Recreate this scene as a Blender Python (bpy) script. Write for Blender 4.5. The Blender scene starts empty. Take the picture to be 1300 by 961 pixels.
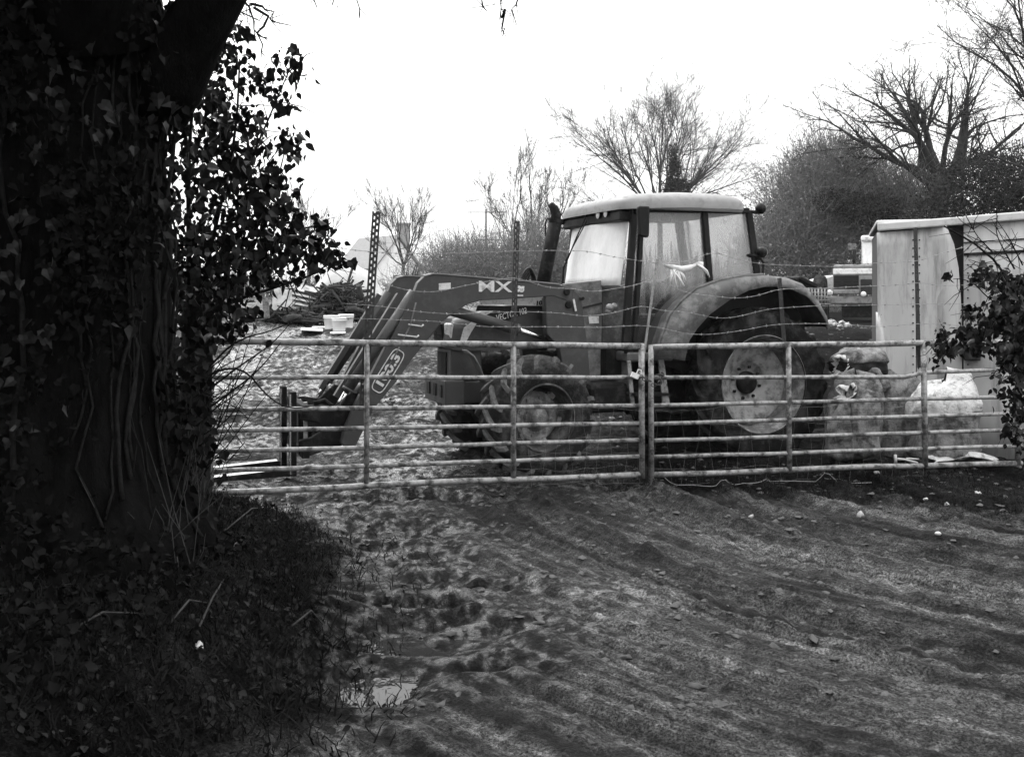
import bpy, math, random
import numpy as np
from mathutils import Vector, Matrix, Euler
random.seed(7)
RNG = np.random.default_rng(11)
S = bpy.context.scene
COL = S.collection
R = math.radians
# ------------------------------------------------------------------ camera, world, sun, exposure
F, HZ, CH = 1264.0, 375.0, 1.69          # focal length and horizon in photo pixels, eye height in metres
cam = bpy.data.cameras.new('camera'); cam_o = bpy.data.objects.new('camera', cam); COL.objects.link(cam_o)
cam.sensor_width = 36; cam.lens = F/1300*36; cam.shift_y = -(480.5-HZ)/1300
cam.clip_start = .05; cam.clip_end = 2000
cam_o.location = (0, 0, CH); cam_o.rotation_euler = (R(90), 0, 0)
S.camera = cam_o
SUN_EL, SUN_AZ = 52, 25                  # azimuth measured from +Y (view direction) towards -X
W = bpy.data.worlds.new('World'); S.world = W; W.use_nodes = True
nt = W.node_tree; nt.nodes.clear()
sky = nt.nodes.new('ShaderNodeTexSky'); sky.sky_type = 'NISHITA'; sky.sun_disc = False
sky.sun_elevation = R(SUN_EL); sky.sun_rotation = R(-SUN_AZ)
sky.air_density = 1.5; sky.dust_density = 6.0; sky.ozone_density = 1.0
bw = nt.nodes.new('ShaderNodeRGBToBW')
mx = nt.nodes.new('ShaderNodeMix'); mx.data_type = 'FLOAT'; mx.inputs[0].default_value = .8
bg = nt.nodes.new('ShaderNodeBackground'); bg.inputs[1].default_value = .10
wo = nt.nodes.new('ShaderNodeOutputWorld')
tcw = nt.nodes.new('ShaderNodeTexCoord'); sx = nt.nodes.new('ShaderNodeSeparateXYZ'); nt.links.new(tcw.outputs['Generated'], sx.inputs[0])
cie = nt.nodes.new('ShaderNodeMapRange'); cie.inputs[1].default_value = 0; cie.inputs[2].default_value = 1      # overcast: the zenith three times the horizon
cie.inputs[3].default_value = 11.0; cie.inputs[4].default_value = 33.0
nt.links.new(sx.outputs[2], cie.inputs[0]); nt.links.new(cie.outputs[0], mx.inputs[3])
nt.links.new(sky.outputs[0], bw.inputs[0]); nt.links.new(bw.outputs[0], mx.inputs[2])
nt.links.new(mx.outputs[0], bg.inputs[0]); nt.links.new(bg.outputs[0], wo.inputs[0])
sun = bpy.data.lights.new('sun', 'SUN'); sun.energy = 1.5; sun.angle = R(20); sun.color = (1, 1, 1)
sun_o = bpy.data.objects.new('sun', sun); COL.objects.link(sun_o)
sun_o.rotation_euler = (R(90-SUN_EL), 0, R(180+SUN_AZ)); sun_o.location = (0, 0, 30)
S.view_settings.view_transform = 'Standard'; S.view_settings.look = 'None'
S.view_settings.exposure = 0.5; S.view_settings.gamma = 1
S.cycles.max_bounces = 6; S.cycles.transparent_max_bounces = 16; S.cycles.volume_bounces = 0
S.cycles.diffuse_bounces = 3; S.cycles.glossy_bounces = 3

# ------------------------------------------------------------------ helpers
def P(px, py, Y): return Vector(((px-650)/F*Y, Y, CH-(py-HZ)/F*Y))
def sstep(a, b, x):
    t = np.clip((x-a)/(b-a), 0, 1); return t*t*(3-2*t)
def _hash(ix, iy, s):
    h = np.sin(ix*127.1+iy*311.7+s*74.7)*43758.5453
    return h-np.floor(h)
def noise2(x, y, s=0):
    x = np.asarray(x, float); y = np.asarray(y, float)
    ix = np.floor(x); iy = np.floor(y); fx = x-ix; fy = y-iy
    fx = fx*fx*(3-2*fx); fy = fy*fy*(3-2*fy)
    a = _hash(ix, iy, s); b = _hash(ix+1, iy, s); c = _hash(ix, iy+1, s); d = _hash(ix+1, iy+1, s)
    return (a+(b-a)*fx)*(1-fy)+(c+(d-c)*fx)*fy-.5
def fbm(x, y, o=4, s=0):
    v = 0; a = 1
    for k in range(o):
        v = v+a*noise2(x*2**k, y*2**k, s+k); a *= .5
    return v

def link_mesh(name, me, m, parent=None, smooth=True):
    if m is not None: me.materials.append(m)
    o = bpy.data.objects.new(name, me); COL.objects.link(o)
    if parent is not None: o.parent = parent
    if smooth: me.shade_smooth()
    return o
def mesh_np(name, V, faces, m, parent=None, smooth=True):
    """V (n,3); faces: list of arrays, each (k,3) or (k,4)"""
    me = bpy.data.meshes.new(name); V = np.asarray(V, np.float32)
    faces = [np.asarray(f, np.int32) for f in (faces if isinstance(faces, list) else [faces]) if len(f)]
    me.vertices.add(len(V)); me.vertices.foreach_set('co', V.ravel())
    li = np.concatenate([f.ravel() for f in faces])
    tot = np.concatenate([np.full(len(f), f.shape[1], np.int32) for f in faces])
    st = np.concatenate([[0], np.cumsum(tot)[:-1]]).astype(np.int32)
    me.loops.add(len(li)); me.loops.foreach_set('vertex_index', li)
    me.polygons.add(len(tot)); me.polygons.foreach_set('loop_start', st)
    try: me.polygons.foreach_set('loop_total', tot)
    except Exception: pass
    me.update(calc_edges=True)
    return link_mesh(name, me, m, parent, smooth)

class MB:
    """collects shapes; build() links them as ONE mesh object"""
    def __init__(s): s.v = []; s.f = []; s.sm = []
    def add(s, vs, fs, smooth=False):
        n = len(s.v); s.v += [tuple(p) for p in vs]
        s.f += [tuple(i+n for i in f) for f in fs]; s.sm += [smooth]*len(fs); return s
    def box(s, c, d, rot=None):
        x, y, z = d[0]/2, d[1]/2, d[2]/2
        vs = [Vector(p) for p in ((-x,-y,-z),(x,-y,-z),(x,y,-z),(-x,y,-z),(-x,-y,z),(x,-y,z),(x,y,z),(-x,y,z))]
        if rot is not None:
            M = rot if isinstance(rot, Matrix) else Euler(rot).to_matrix()
            vs = [M @ v for v in vs]
        c = Vector(c)
        return s.add([v+c for v in vs], [(0,3,2,1),(4,5,6,7),(0,1,5,4),(1,2,6,5),(2,3,7,6),(3,0,4,7)])
    def bar(s, a, b, w, h, up=(0,0,1)):
        a = Vector(a); b = Vector(b); d = b-a; L = d.length
        if L < 1e-6: return s
        d.normalize(); upv = Vector(up)
        if abs(d.dot(upv)) > .98: upv = Vector((1,0,0)) if abs(d.x) < .9 else Vector((0,1,0))
        y = upv.cross(d).normalized(); z = d.cross(y)
        return s.box((a+b)/2, (L, w, h), Matrix((d, y, z)).transposed())
    def tube(s, pts, r, seg=8, cap=True):
        pts = [Vector(p) for p in pts]; n = len(pts)
        rs = r if isinstance(r, (list, tuple)) else [r]*n
        vs = []; fs = []
        t0 = (pts[1]-pts[0]).normalized()
        nrm = t0.orthogonal().normalized()
        for i, p in enumerate(pts):
            t = (pts[min(i+1, n-1)]-pts[max(i-1, 0)])
            t = t.normalized() if t.length > 1e-9 else t0
            nrm = (nrm-t*nrm.dot(t)); nrm = nrm.normalized() if nrm.length > 1e-6 else t.orthogonal().normalized()
            bn = t.cross(nrm)
            for k in range(seg):
                a = 2*math.pi*k/seg
                vs.append(p+(nrm*math.cos(a)+bn*math.sin(a))*rs[i])
        for i in range(n-1):
            for k in range(seg):
                k2 = (k+1) % seg
                fs.append((i*seg+k, i*seg+k2, (i+1)*seg+k2, (i+1)*seg+k))
        s.add(vs, fs, True)
        if cap:
            b = len(s.v)-len(vs)
            s.f += [tuple(b+k for k in range(seg))[::-1], tuple(b+(n-1)*seg+k for k in range(seg))]; s.sm += [False, False]
        return s
    def prism(s, poly, ax, a, b):
        """poly: 2-D outline in the two other axes (in order), extruded along axis ax from a to b"""
        def mk(p, t):
            q = list(p); q.insert(ax, t); return tuple(q)
        n = len(poly)
        vs = [mk(p, a) for p in poly]+[mk(p, b) for p in poly]
        fs = [tuple(range(n))[::-1], tuple(range(n, 2*n))]+[(i, (i+1) % n, n+(i+1) % n, n+i) for i in range(n)]
        return s.add(vs, fs)
    def lathe(s, prof, c=(0,0,0), ax=1, seg=40, closed=False):
        """prof: (radius, along-axis) pairs"""
        vs = []; fs = []; n = len(prof); c = Vector(c)
        for k in range(seg):
            a = 2*math.pi*k/seg; ca, sa = math.cos(a), math.sin(a)
            for r, t in prof:
                q = [r*ca, r*sa]; q.insert(ax, t); vs.append(c+Vector(q))
        m = n if closed else n-1
        for k in range(seg):
            k2 = (k+1) % seg
            for i in range(m):
                j = (i+1) % n
                fs.append((k*n+i, k*n+j, k2*n+j, k2*n+i))
        return s.add(vs, fs, True)
    def disc(s, c, r, ax, t, seg=20):
        return s.prism([(c[0]+r*math.cos(2*math.pi*k/seg), c[1]+r*math.sin(2*math.pi*k/seg)) for k in range(seg)], ax, *t)
    def grid(s, P2, smooth=True):
        n, m = len(P2), len(P2[0])
        vs = [p for row in P2 for p in row]
        fs = [(i*m+j, i*m+j+1, (i+1)*m+j+1, (i+1)*m+j) for i in range(n-1) for j in range(m-1)]
        return s.add(vs, fs, smooth)
    def build(s, name, m, parent=None, bevel=0, solid=0, fix=True):
        me = bpy.data.meshes.new(name); me.from_pydata([tuple(v) for v in s.v], [], s.f)
        me.polygons.foreach_set('use_smooth', s.sm)
        me.materials.append(m)
        if fix:
            import bmesh
            bm = bmesh.new(); bm.from_mesh(me); bmesh.ops.recalc_face_normals(bm, faces=bm.faces); bm.to_mesh(me); bm.free()
        me.update()
        o = bpy.data.objects.new(name, me); COL.objects.link(o)
        if parent is not None: o.parent = parent
        if solid:
            md = o.modifiers.new('solid', 'SOLIDIFY'); md.thickness = solid; md.offset = 0
        if bevel:
            md = o.modifiers.new('bevel', 'BEVEL'); md.width = bevel; md.segments = 2; md.limit_method = 'ANGLE'; md.angle_limit = R(40)
        return o
def tag(o, label=None, cat=None, group=None, kind=None):
    if label: o['label'] = label
    if cat: o['category'] = cat
    if group: o['group'] = group
    if kind: o['kind'] = kind
    return o
def empty(name, loc, rz=0, label=None, cat=None, group=None):
    o = bpy.data.objects.new(name, None); COL.objects.link(o); o.empty_display_size = .2
    o.location = loc; o.rotation_euler = (0, 0, rz)
    return tag(o, label, cat, group)

def tubes_np(paths, radii, seg=3):
    """paths (n,k,3), radii (n,k) -> verts, quads; vectorised"""
    paths = np.asarray(paths, float); n, k, _ = paths.shape
    t = np.empty_like(paths); t[:, 1:-1] = paths[:, 2:]-paths[:, :-2]; t[:, 0] = paths[:, 1]-paths[:, 0]; t[:, -1] = paths[:, -1]-paths[:, -2]
    t /= np.linalg.norm(t, axis=2, keepdims=True)+1e-9
    ref = np.tile(np.array([0.31, .77, .55]), (n, k, 1))
    a = np.cross(t, ref); a /= np.linalg.norm(a, axis=2, keepdims=True)+1e-9
    b = np.cross(t, a)
    ang = np.arange(seg)*2*np.pi/seg
    V = paths[:, :, None, :]+(a[:, :, None, :]*np.cos(ang)[None, None, :, None]+b[:, :, None, :]*np.sin(ang)[None, None, :, None])*np.asarray(radii)[:, :, None, None]
    idx = np.arange(n*k*seg).reshape(n, k, seg)
    q = np.stack([idx[:, :-1, :], np.roll(idx[:, :-1, :], -1, 2), np.roll(idx[:, 1:, :], -1, 2), idx[:, 1:, :]], -1).reshape(-1, 4)
    return V.reshape(-1, 3), q
class Tubes:
    def __init__(s): s.V = []; s.Q = []; s.n = 0
    def add(s, paths, radii, seg=3):
        if len(paths) == 0: return
        V, q = tubes_np(paths, radii, seg); s.V.append(V); s.Q.append(q+s.n); s.n += len(V)
    def build(s, name, m, parent=None): return mesh_np(name, np.concatenate(s.V), np.concatenate(s.Q), m, parent)
# leaf shapes: outline fans round a mid-rib point
IVY = np.array([(0,.40,-.02),(0,.04,0),(.27,-.08,.06),(.38,.12,.09),(.47,.36,.14),(.31,.56,.06),(0,1.02,-.16),(-.29,.58,.06),(-.45,.38,.14),(-.37,.14,.09),(-.27,-.07,.06)])
OVAL = np.array([(0,.5,-.03),(0,0,0),(.26,.22,.07),(.3,.5,.08),(0,1,-.12),(-.3,.5,.08),(-.26,.22,.07)])
FLECK = np.array([(0,0,0),(.3,.5,.08),(0,1,0),(-.3,.5,.08)])
def fan(n): return np.array([(0, i, i+1 if i+1 < n else 1) for i in range(1, n)])
def leaf_frames(n, rng, down=.5, face=None):
    """random leaf directions (y axis) and normals (z axis)"""
    d = rng.normal(size=(n, 3)); d[:, 2] -= down*2; d /= np.linalg.norm(d, axis=1, keepdims=True)
    r = rng.normal(size=(n, 3))
    if face is not None: r = r*.6+np.asarray(face)
    z = r-d*np.sum(r*d, 1, keepdims=True); z /= np.linalg.norm(z, axis=1, keepdims=True)+1e-9
    x = np.cross(d, z)
    return x, d, z
def leaf_cloud(name, pts, size, m, parent=None, shape=IVY, rng=RNG, down=.5, face=None):
    n = len(pts); x, d, z = leaf_frames(n, rng, down, face)
    sz = np.asarray(size)*np.ones(n)
    V = pts[:, None, :]+sz[:, None, None]*(shape[None, :, 0, None]*x[:, None]+shape[None, :, 1, None]*d[:, None]+shape[None, :, 2, None]*z[:, None])
    k = len(shape)
    f = np.array([(0, 1, 2, 3)]) if k == 4 else fan(k)
    Fc = (f[None]+(np.arange(n)*k)[:, None, None]).reshape(-1, f.shape[1])
    return mesh_np(name, V.reshape(-1, 3), Fc, m, parent, smooth=False)
def leaf_parts(pts, size, m, parent, shape=IVY, rng=RNG, down=.5, face=None):
    """each leaf an object of its own, sharing one mesh"""
    me = bpy.data.meshes.new('leaf'); me.from_pydata([tuple(v) for v in shape], [], [tuple(f) for f in fan(len(shape))]); me.materials.append(m); me.update()
    x, d, z = leaf_frames(len(pts), rng, down, face)
    for i, p in enumerate(pts):
        o = bpy.data.objects.new('leaf', me); COL.objects.link(o); o.parent = parent
        s = float(size[i])
        M = Matrix(((x[i][0], d[i][0], z[i][0]), (x[i][1], d[i][1], z[i][1]), (x[i][2], d[i][2], z[i][2]))).to_4x4()
        o.matrix_local = Matrix.Translation(Vector(p)) @ M @ Matrix.Scale(s, 4)

# ------------------------------------------------------------------ materials (a black and white photograph: greys only)
def g(v): return (v, v, v, 1)
def mat(name, a, b=None, rough=.6, rough2=None, scale=8, bump=0, bscale=None, metal=0, dirt=None, dscale=3, damt=.5, spec=.5, stretch=None, detail=6):
    m = bpy.data.materials.new(name); m.use_nodes = True; t = m.node_tree; B = t.nodes['Principled BSDF']
    B.inputs['Metallic'].default_value = metal; B.inputs['Roughness'].default_value = rough
    B.inputs['Specular IOR Level'].default_value = spec
    tc = t.nodes.new('ShaderNodeTexCoord'); co = tc.outputs['Object']
    if stretch:
        mp = t.nodes.new('ShaderNodeMapping'); mp.inputs['Scale'].default_value = stretch
        t.links.new(co, mp.inputs['Vector']); co = mp.outputs[0]
    n = t.nodes.new('ShaderNodeTexNoise'); n.inputs['Scale'].default_value = scale; n.inputs['Detail'].default_value = detail; n.inputs['Roughness'].default_value = .65
    t.links.new(co, n.inputs['Vector'])
    if b is None: b = a
    r = t.nodes.new('ShaderNodeValToRGB'); r.color_ramp.elements[0].position = .35; r.color_ramp.elements[1].position = .65
    r.color_ramp.elements[0].color = g(a); r.color_ramp.elements[1].color = g(b)
    t.links.new(n.outputs['Fac'], r.inputs[0]); col = r.outputs[0]
    if dirt is not None:
        n2 = t.nodes.new('ShaderNodeTexNoise'); n2.inputs['Scale'].default_value = dscale; n2.inputs['Detail'].default_value = 8; n2.inputs['Roughness'].default_value = .7
        t.links.new(co, n2.inputs['Vector'])
        r2 = t.nodes.new('ShaderNodeValToRGB'); r2.color_ramp.elements[0].position = .62-.35*damt; r2.color_ramp.elements[1].position = .75-.3*damt
        r2.color_ramp.elements[0].color = g(0); r2.color_ramp.elements[1].color = g(1)
        t.links.new(n2.outputs['Fac'], r2.inputs[0])
        mi = t.nodes.new('ShaderNodeMix'); mi.data_type = 'RGBA'
        t.links.new(r2.outputs[0], mi.inputs[0]); t.links.new(col, mi.inputs[6]); mi.inputs[7].default_value = g(dirt)
        col = mi.outputs[2]
        mr = t.nodes.new('ShaderNodeMix'); mr.data_type = 'FLOAT'
        t.links.new(r2.outputs[0], mr.inputs[0]); mr.inputs[2].default_value = rough; mr.inputs[3].default_value = .85
        t.links.new(mr.outputs[0], B.inputs['Roughness'])
    elif rough2 is not None:
        mr = t.nodes.new('ShaderNodeMapRange'); mr.inputs[1].default_value = .35; mr.inputs[2].default_value = .65
        mr.inputs[3].default_value = rough; mr.inputs[4].default_value = rough2
        t.links.new(n.outputs['Fac'], mr.inputs[0]); t.links.new(mr.outputs[0], B.inputs['Roughness'])
    t.links.new(col, B.inputs['Base Color'])
    if bump:
        nb = t.nodes.new('ShaderNodeTexNoise'); nb.inputs['Scale'].default_value = bscale or scale*4; nb.inputs['Detail'].default_value = 6; nb.inputs['Roughness'].default_value = .7
        t.links.new(co, nb.inputs['Vector'])
        bp = t.nodes.new('ShaderNodeBump'); bp.inputs['Strength'].default_value = 1; bp.inputs['Distance'].default_value = bump
        t.links.new(nb.outputs['Fac'], bp.inputs['Height']); t.links.new(bp.outputs[0], B.inputs['Normal'])
    return m
def glass(name, dust=.35, dustc=.8, streak=(3, 3, .7), z0=None, z1=None, low=.06, trans=.9, back=.35):
    """window glass with misted / dusty film; between heights z0 and z1 the film fades in"""
    m = bpy.data.materials.new(name); m.use_nodes = True; t = m.node_tree; t.nodes.clear(); L = t.links.new
    out = t.nodes.new('ShaderNodeOutputMaterial')
    tr = t.nodes.new('ShaderNodeBsdfTransparent'); tr.inputs[0].default_value = g(trans)
    gl = t.nodes.new('ShaderNodeBsdfGlossy'); gl.inputs['Roughness'].default_value = .03
    ge = t.nodes.new('ShaderNodeNewGeometry'); dt = t.nodes.new('ShaderNodeVectorMath'); dt.operation = 'DOT_PRODUCT'; L(ge.outputs['Incoming'], dt.inputs[0]); L(ge.outputs['Normal'], dt.inputs[1])
    ab = t.nodes.new('ShaderNodeMath'); ab.operation = 'ABSOLUTE'; L(dt.outputs['Value'], ab.inputs[0])
    om = t.nodes.new('ShaderNodeMath'); om.operation = 'SUBTRACT'; om.inputs[0].default_value = 1; L(ab.outputs[0], om.inputs[1])
    pw_ = t.nodes.new('ShaderNodeMath'); pw_.operation = 'POWER'; L(om.outputs[0], pw_.inputs[0]); pw_.inputs[1].default_value = 5
    fr = t.nodes.new('ShaderNodeMath'); fr.operation = 'MULTIPLY_ADD'; L(pw_.outputs[0], fr.inputs[0]); fr.inputs[1].default_value = .9; fr.inputs[2].default_value = .035
    m1 = t.nodes.new('ShaderNodeMixShader'); L(fr.outputs[0], m1.inputs[0]); L(tr.outputs[0], m1.inputs[1]); L(gl.outputs[0], m1.inputs[2])
    di = t.nodes.new('ShaderNodeBsdfDiffuse'); di.inputs[0].default_value = g(dustc)
    tl = t.nodes.new('ShaderNodeBsdfTranslucent'); tl.inputs[0].default_value = g(dustc)
    m2 = t.nodes.new('ShaderNodeMixShader'); m2.inputs[0].default_value = back; L(di.outputs[0], m2.inputs[1]); L(tl.outputs[0], m2.inputs[2])
    tc = t.nodes.new('ShaderNodeTexCoord'); mp = t.nodes.new('ShaderNodeMapping'); mp.inputs['Scale'].default_value = streak; L(tc.outputs['Object'], mp.inputs[0])
    n = t.nodes.new('ShaderNodeTexNoise'); n.inputs['Scale'].default_value = 2.0; n.inputs['Detail'].default_value = 7; n.inputs['Roughness'].default_value = .7
    L(mp.outputs[0], n.inputs['Vector'])
    mr = t.nodes.new('ShaderNodeMapRange'); mr.inputs[1].default_value = .35; mr.inputs[2].default_value = .65; mr.inputs[3].default_value = dust*.75; mr.inputs[4].default_value = min(1, dust*1.25)
    L(n.outputs['Fac'], mr.inputs[0]); fac = mr.outputs[0]
    if z0 is not None:
        sp = t.nodes.new('ShaderNodeSeparateXYZ'); L(tc.outputs['Object'], sp.inputs[0])
        ad = t.nodes.new('ShaderNodeMath'); ad.operation = 'MULTIPLY_ADD'; L(n.outputs['Fac'], ad.inputs[0]); ad.inputs[1].default_value = .5; L(sp.outputs[2], ad.inputs[2])
        zr = t.nodes.new('ShaderNodeMapRange'); zr.interpolation_type = 'SMOOTHSTEP'; zr.inputs[1].default_value = z0+.25; zr.inputs[2].default_value = z1+.25; zr.inputs[3].default_value = low; zr.inputs[4].default_value = 1
        L(ad.outputs[0], zr.inputs[0]); mu = t.nodes.new('ShaderNodeMath'); mu.operation = 'MULTIPLY'; L(fac, mu.inputs[0]); L(zr.outputs[0], mu.inputs[1]); fac = mu.outputs[0]
    m3 = t.nodes.new('ShaderNodeMixShader'); L(fac, m3.inputs[0]); L(m1.outputs[0], m3.inputs[1]); L(m2.outputs[0], m3.inputs[2])
    L(m3.outputs[0], out.inputs['Surface'])
    return m
M = dict(
    galv=mat('galvanised_steel', .34, .24, rough=.45, scale=30, bump=.0008, bscale=300, dirt=.08, dscale=14, damt=.42, metal=.3),
    rail=mat('gate_tube_steel', .30, .18, rough=.5, scale=25, bump=.0006, bscale=400, dirt=.04, dscale=11, damt=.46, metal=.2),
    angle=mat('slotted_steel', .012, .008, rough=.55, scale=30, bump=.0005, bscale=300, dirt=.04, dscale=20, damt=.3),
    wire=mat('wire_steel', .30, .2, rough=.5, scale=60, metal=.2),
    bark=mat('old_bark', .0025, .007, rough=.95, scale=9, bump=.03, bscale=14, stretch=(1,1,.25), spec=.02),
    vine=mat('vine_bark', .006, .016, rough=.9, scale=20, bump=.004, spec=.05),
    ivy=mat('ivy_leaf', .0025, .008, rough=.55, rough2=.8, scale=6, spec=.05),
    ivy_big=mat('ivy_leaf_glossy', .004, .014, rough=.38, rough2=.6, scale=3, spec=.2),
    wood=mat('weathered_wood', .008, .02, rough=.9, scale=10, bump=.01, bscale=30, stretch=(1,1,.15), spec=.06),
    grass=mat('winter_grass', .003, .014, rough=.9, scale=3, spec=.05),
    litter=mat('leaf_litter', .003, .024, rough=.85, scale=4, spec=.08),
    stick=mat('dead_stick', .02, .055, rough=.9, scale=10, spec=.1),
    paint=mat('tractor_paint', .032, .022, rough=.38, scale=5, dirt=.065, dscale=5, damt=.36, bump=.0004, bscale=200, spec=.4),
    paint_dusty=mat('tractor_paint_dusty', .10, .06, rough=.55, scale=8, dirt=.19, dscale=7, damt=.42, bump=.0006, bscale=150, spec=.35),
    loader=mat('loader_paint', .044, .034, rough=.45, scale=6, dirt=.065, dscale=6, damt=.33, bump=.0004, bscale=200, spec=.3),
    decal=mat('white_decal', .62, .5, rough=.5, scale=30, dirt=.25, dscale=30, damt=.25),
    black=mat('black_plastic', .005, .004, rough=.5, scale=12, dirt=.02, dscale=10, damt=.3, spec=.18),
    engine=mat('grimy_cast_iron', .006, .010, rough=.75, scale=9, bump=.004, dirt=.035, dscale=9, damt=.34, spec=.12),
    dust=mat('sky_dusted_paint', .2, .14, rough=.6, scale=20, bump=.001, bscale=100),  # sky highlight on top edges put into a pale dusty colour
    clod=mat('clod_mud', .012, .06, rough=.5, rough2=.9, scale=3, bump=.004, bscale=60),
    scrub=mat('thicket_twig', .11, .21, rough=.95, scale=2, spec=.1),
    tyre=mat('muddy_rubber', .004, .008, rough=.85, scale=10, bump=.006, bscale=50, dirt=.035, dscale=5, damt=.40, spec=.1),
    tyre_f=mat('muddy_rubber_front', .010, .018, rough=.88, scale=10, bump=.012, bscale=30, dirt=.055, dscale=8, damt=.45, spec=.1),
    tread_mud=mat('caked_tread_mud', .15, .06, rough=.85, scale=12, bump=.01, bscale=40, dirt=.02, dscale=7, damt=.26, spec=.15), rim_dark=mat('rim_barrel_mud', .05, .025, rough=.8, scale=12, bump=.006, bscale=40, dirt=.12, dscale=9, damt=.38, spec=.15),  # front barrel: recess shade put into its mud colour
    rim=mat('pale_wheel_paint', .27, .18, rough=.55, scale=8, dirt=.08, dscale=9, damt=.44, bump=.002, bscale=90),
    rim_mud=mat('mud_caked_rim', .16, .08, rough=.8, scale=10, dirt=.30, dscale=7, damt=.38, bump=.012, bscale=30, spec=.2),
    roof=mat('cab_roof_plastic', .19, .15, rough=.5, scale=4, dirt=.15, dscale=14, damt=.3, bump=.0008, bscale=150),
    chrome=mat('polished_rod', .75, .7, rough=.18, scale=20, metal=1),
    lamp=mat('lamp_lens', .6, .75, rough=.12, scale=60, bump=.001, bscale=90),
    glass=glass('misted_side_glass', .20, .9, (4, 4, 1.1), 1.55, 1.9, .10, .76), screen=glass('misted_windscreen', .92, .95, (2, 2, 1), back=.2), farglass=glass('hazy_glass', .06, .8, trans=.86),
    rag=mat('torn_plastic', .75, .55, rough=.5, scale=30),
    panel=mat('pale_panel', .42, .35, rough=.6, scale=3, dirt=.22, dscale=7, damt=.36, bump=.001, bscale=90, stretch=(1,1,.16)),
    panel_trim=mat('white_trim', .5, .42, rough=.55, scale=5, dirt=.3, dscale=6, damt=.25),
    dark=mat('dark_void', .012, .008, rough=.9),
    sack=mat('woven_sack', .24, .12, rough=.85, scale=12, bump=.03, bscale=14, dirt=.035, dscale=9, damt=.45),
    sack_white=mat('white_sack_plastic', .62, .5, rough=.5, scale=9, bump=.03, bscale=16, dirt=.2, dscale=12, damt=.33),
    bucket=mat('white_bucket', .88, .82, rough=.4, scale=8),
    sheet=mat('pale_sheet', .6, .45, rough=.6, scale=6, dirt=.25, dscale=6, damt=.35),
    corr=mat('corrugated_iron', .28, .18, rough=.5, scale=6, metal=.3, dirt=.1, dscale=6, damt=.4),
    stone=mat('pale_stone', .3, .2, rough=.8, scale=20, bump=.004, dirt=.08, dscale=20, damt=.35),
    hwall=mat('rendered_house_wall', .78, .7, rough=.8, scale=2), hroof=mat('house_roof_slate', .2, .16, rough=.7, scale=4, bump=.01),
    brick=mat('chimney_brick', .26, .2, rough=.85, scale=8), win=mat('window_glass', .03, .03, rough=.1),
    twig=mat('bare_twig', .03, .05, rough=.95, scale=3, spec=.1), oak=mat('oak_bark', .015, .035, rough=.95, scale=4, bump=.02, spec=.1),
    hedge=mat('hedge_leaf', .06, .20, rough=.8, scale=2, spec=.1), evergreen=mat('evergreen_leaf', .006, .018, rough=.65, scale=2, spec=.12),
    tarp=mat('tarpaulin', .45, .35, rough=.6, scale=2, bump=.02, bscale=5),
    paint2=mat('old_tractor_paint', .22, .16, rough=.5, scale=6, dirt=.1, dscale=6, damt=.35),
    white2=mat('old_tractor_white', .7, .6, rough=.5, scale=6, dirt=.3, dscale=6, damt=.3),
)
def water_mat():
    m = bpy.data.materials.new('puddle_water'); m.use_nodes = True; t = m.node_tree; B = t.nodes['Principled BSDF']
    B.inputs['Base Color'].default_value = g(.02); B.inputs['Roughness'].default_value = .03; B.inputs['IOR'].default_value = 1.33
    n = t.nodes.new('ShaderNodeTexNoise'); n.inputs['Scale'].default_value = 9
    b = t.nodes.new('ShaderNodeBump'); b.inputs['Distance'].default_value = .0006
    t.links.new(n.outputs['Fac'], b.inputs['Height']); t.links.new(b.outputs[0], B.inputs['Normal'])
    return m
M['water'] = water_mat()
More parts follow.
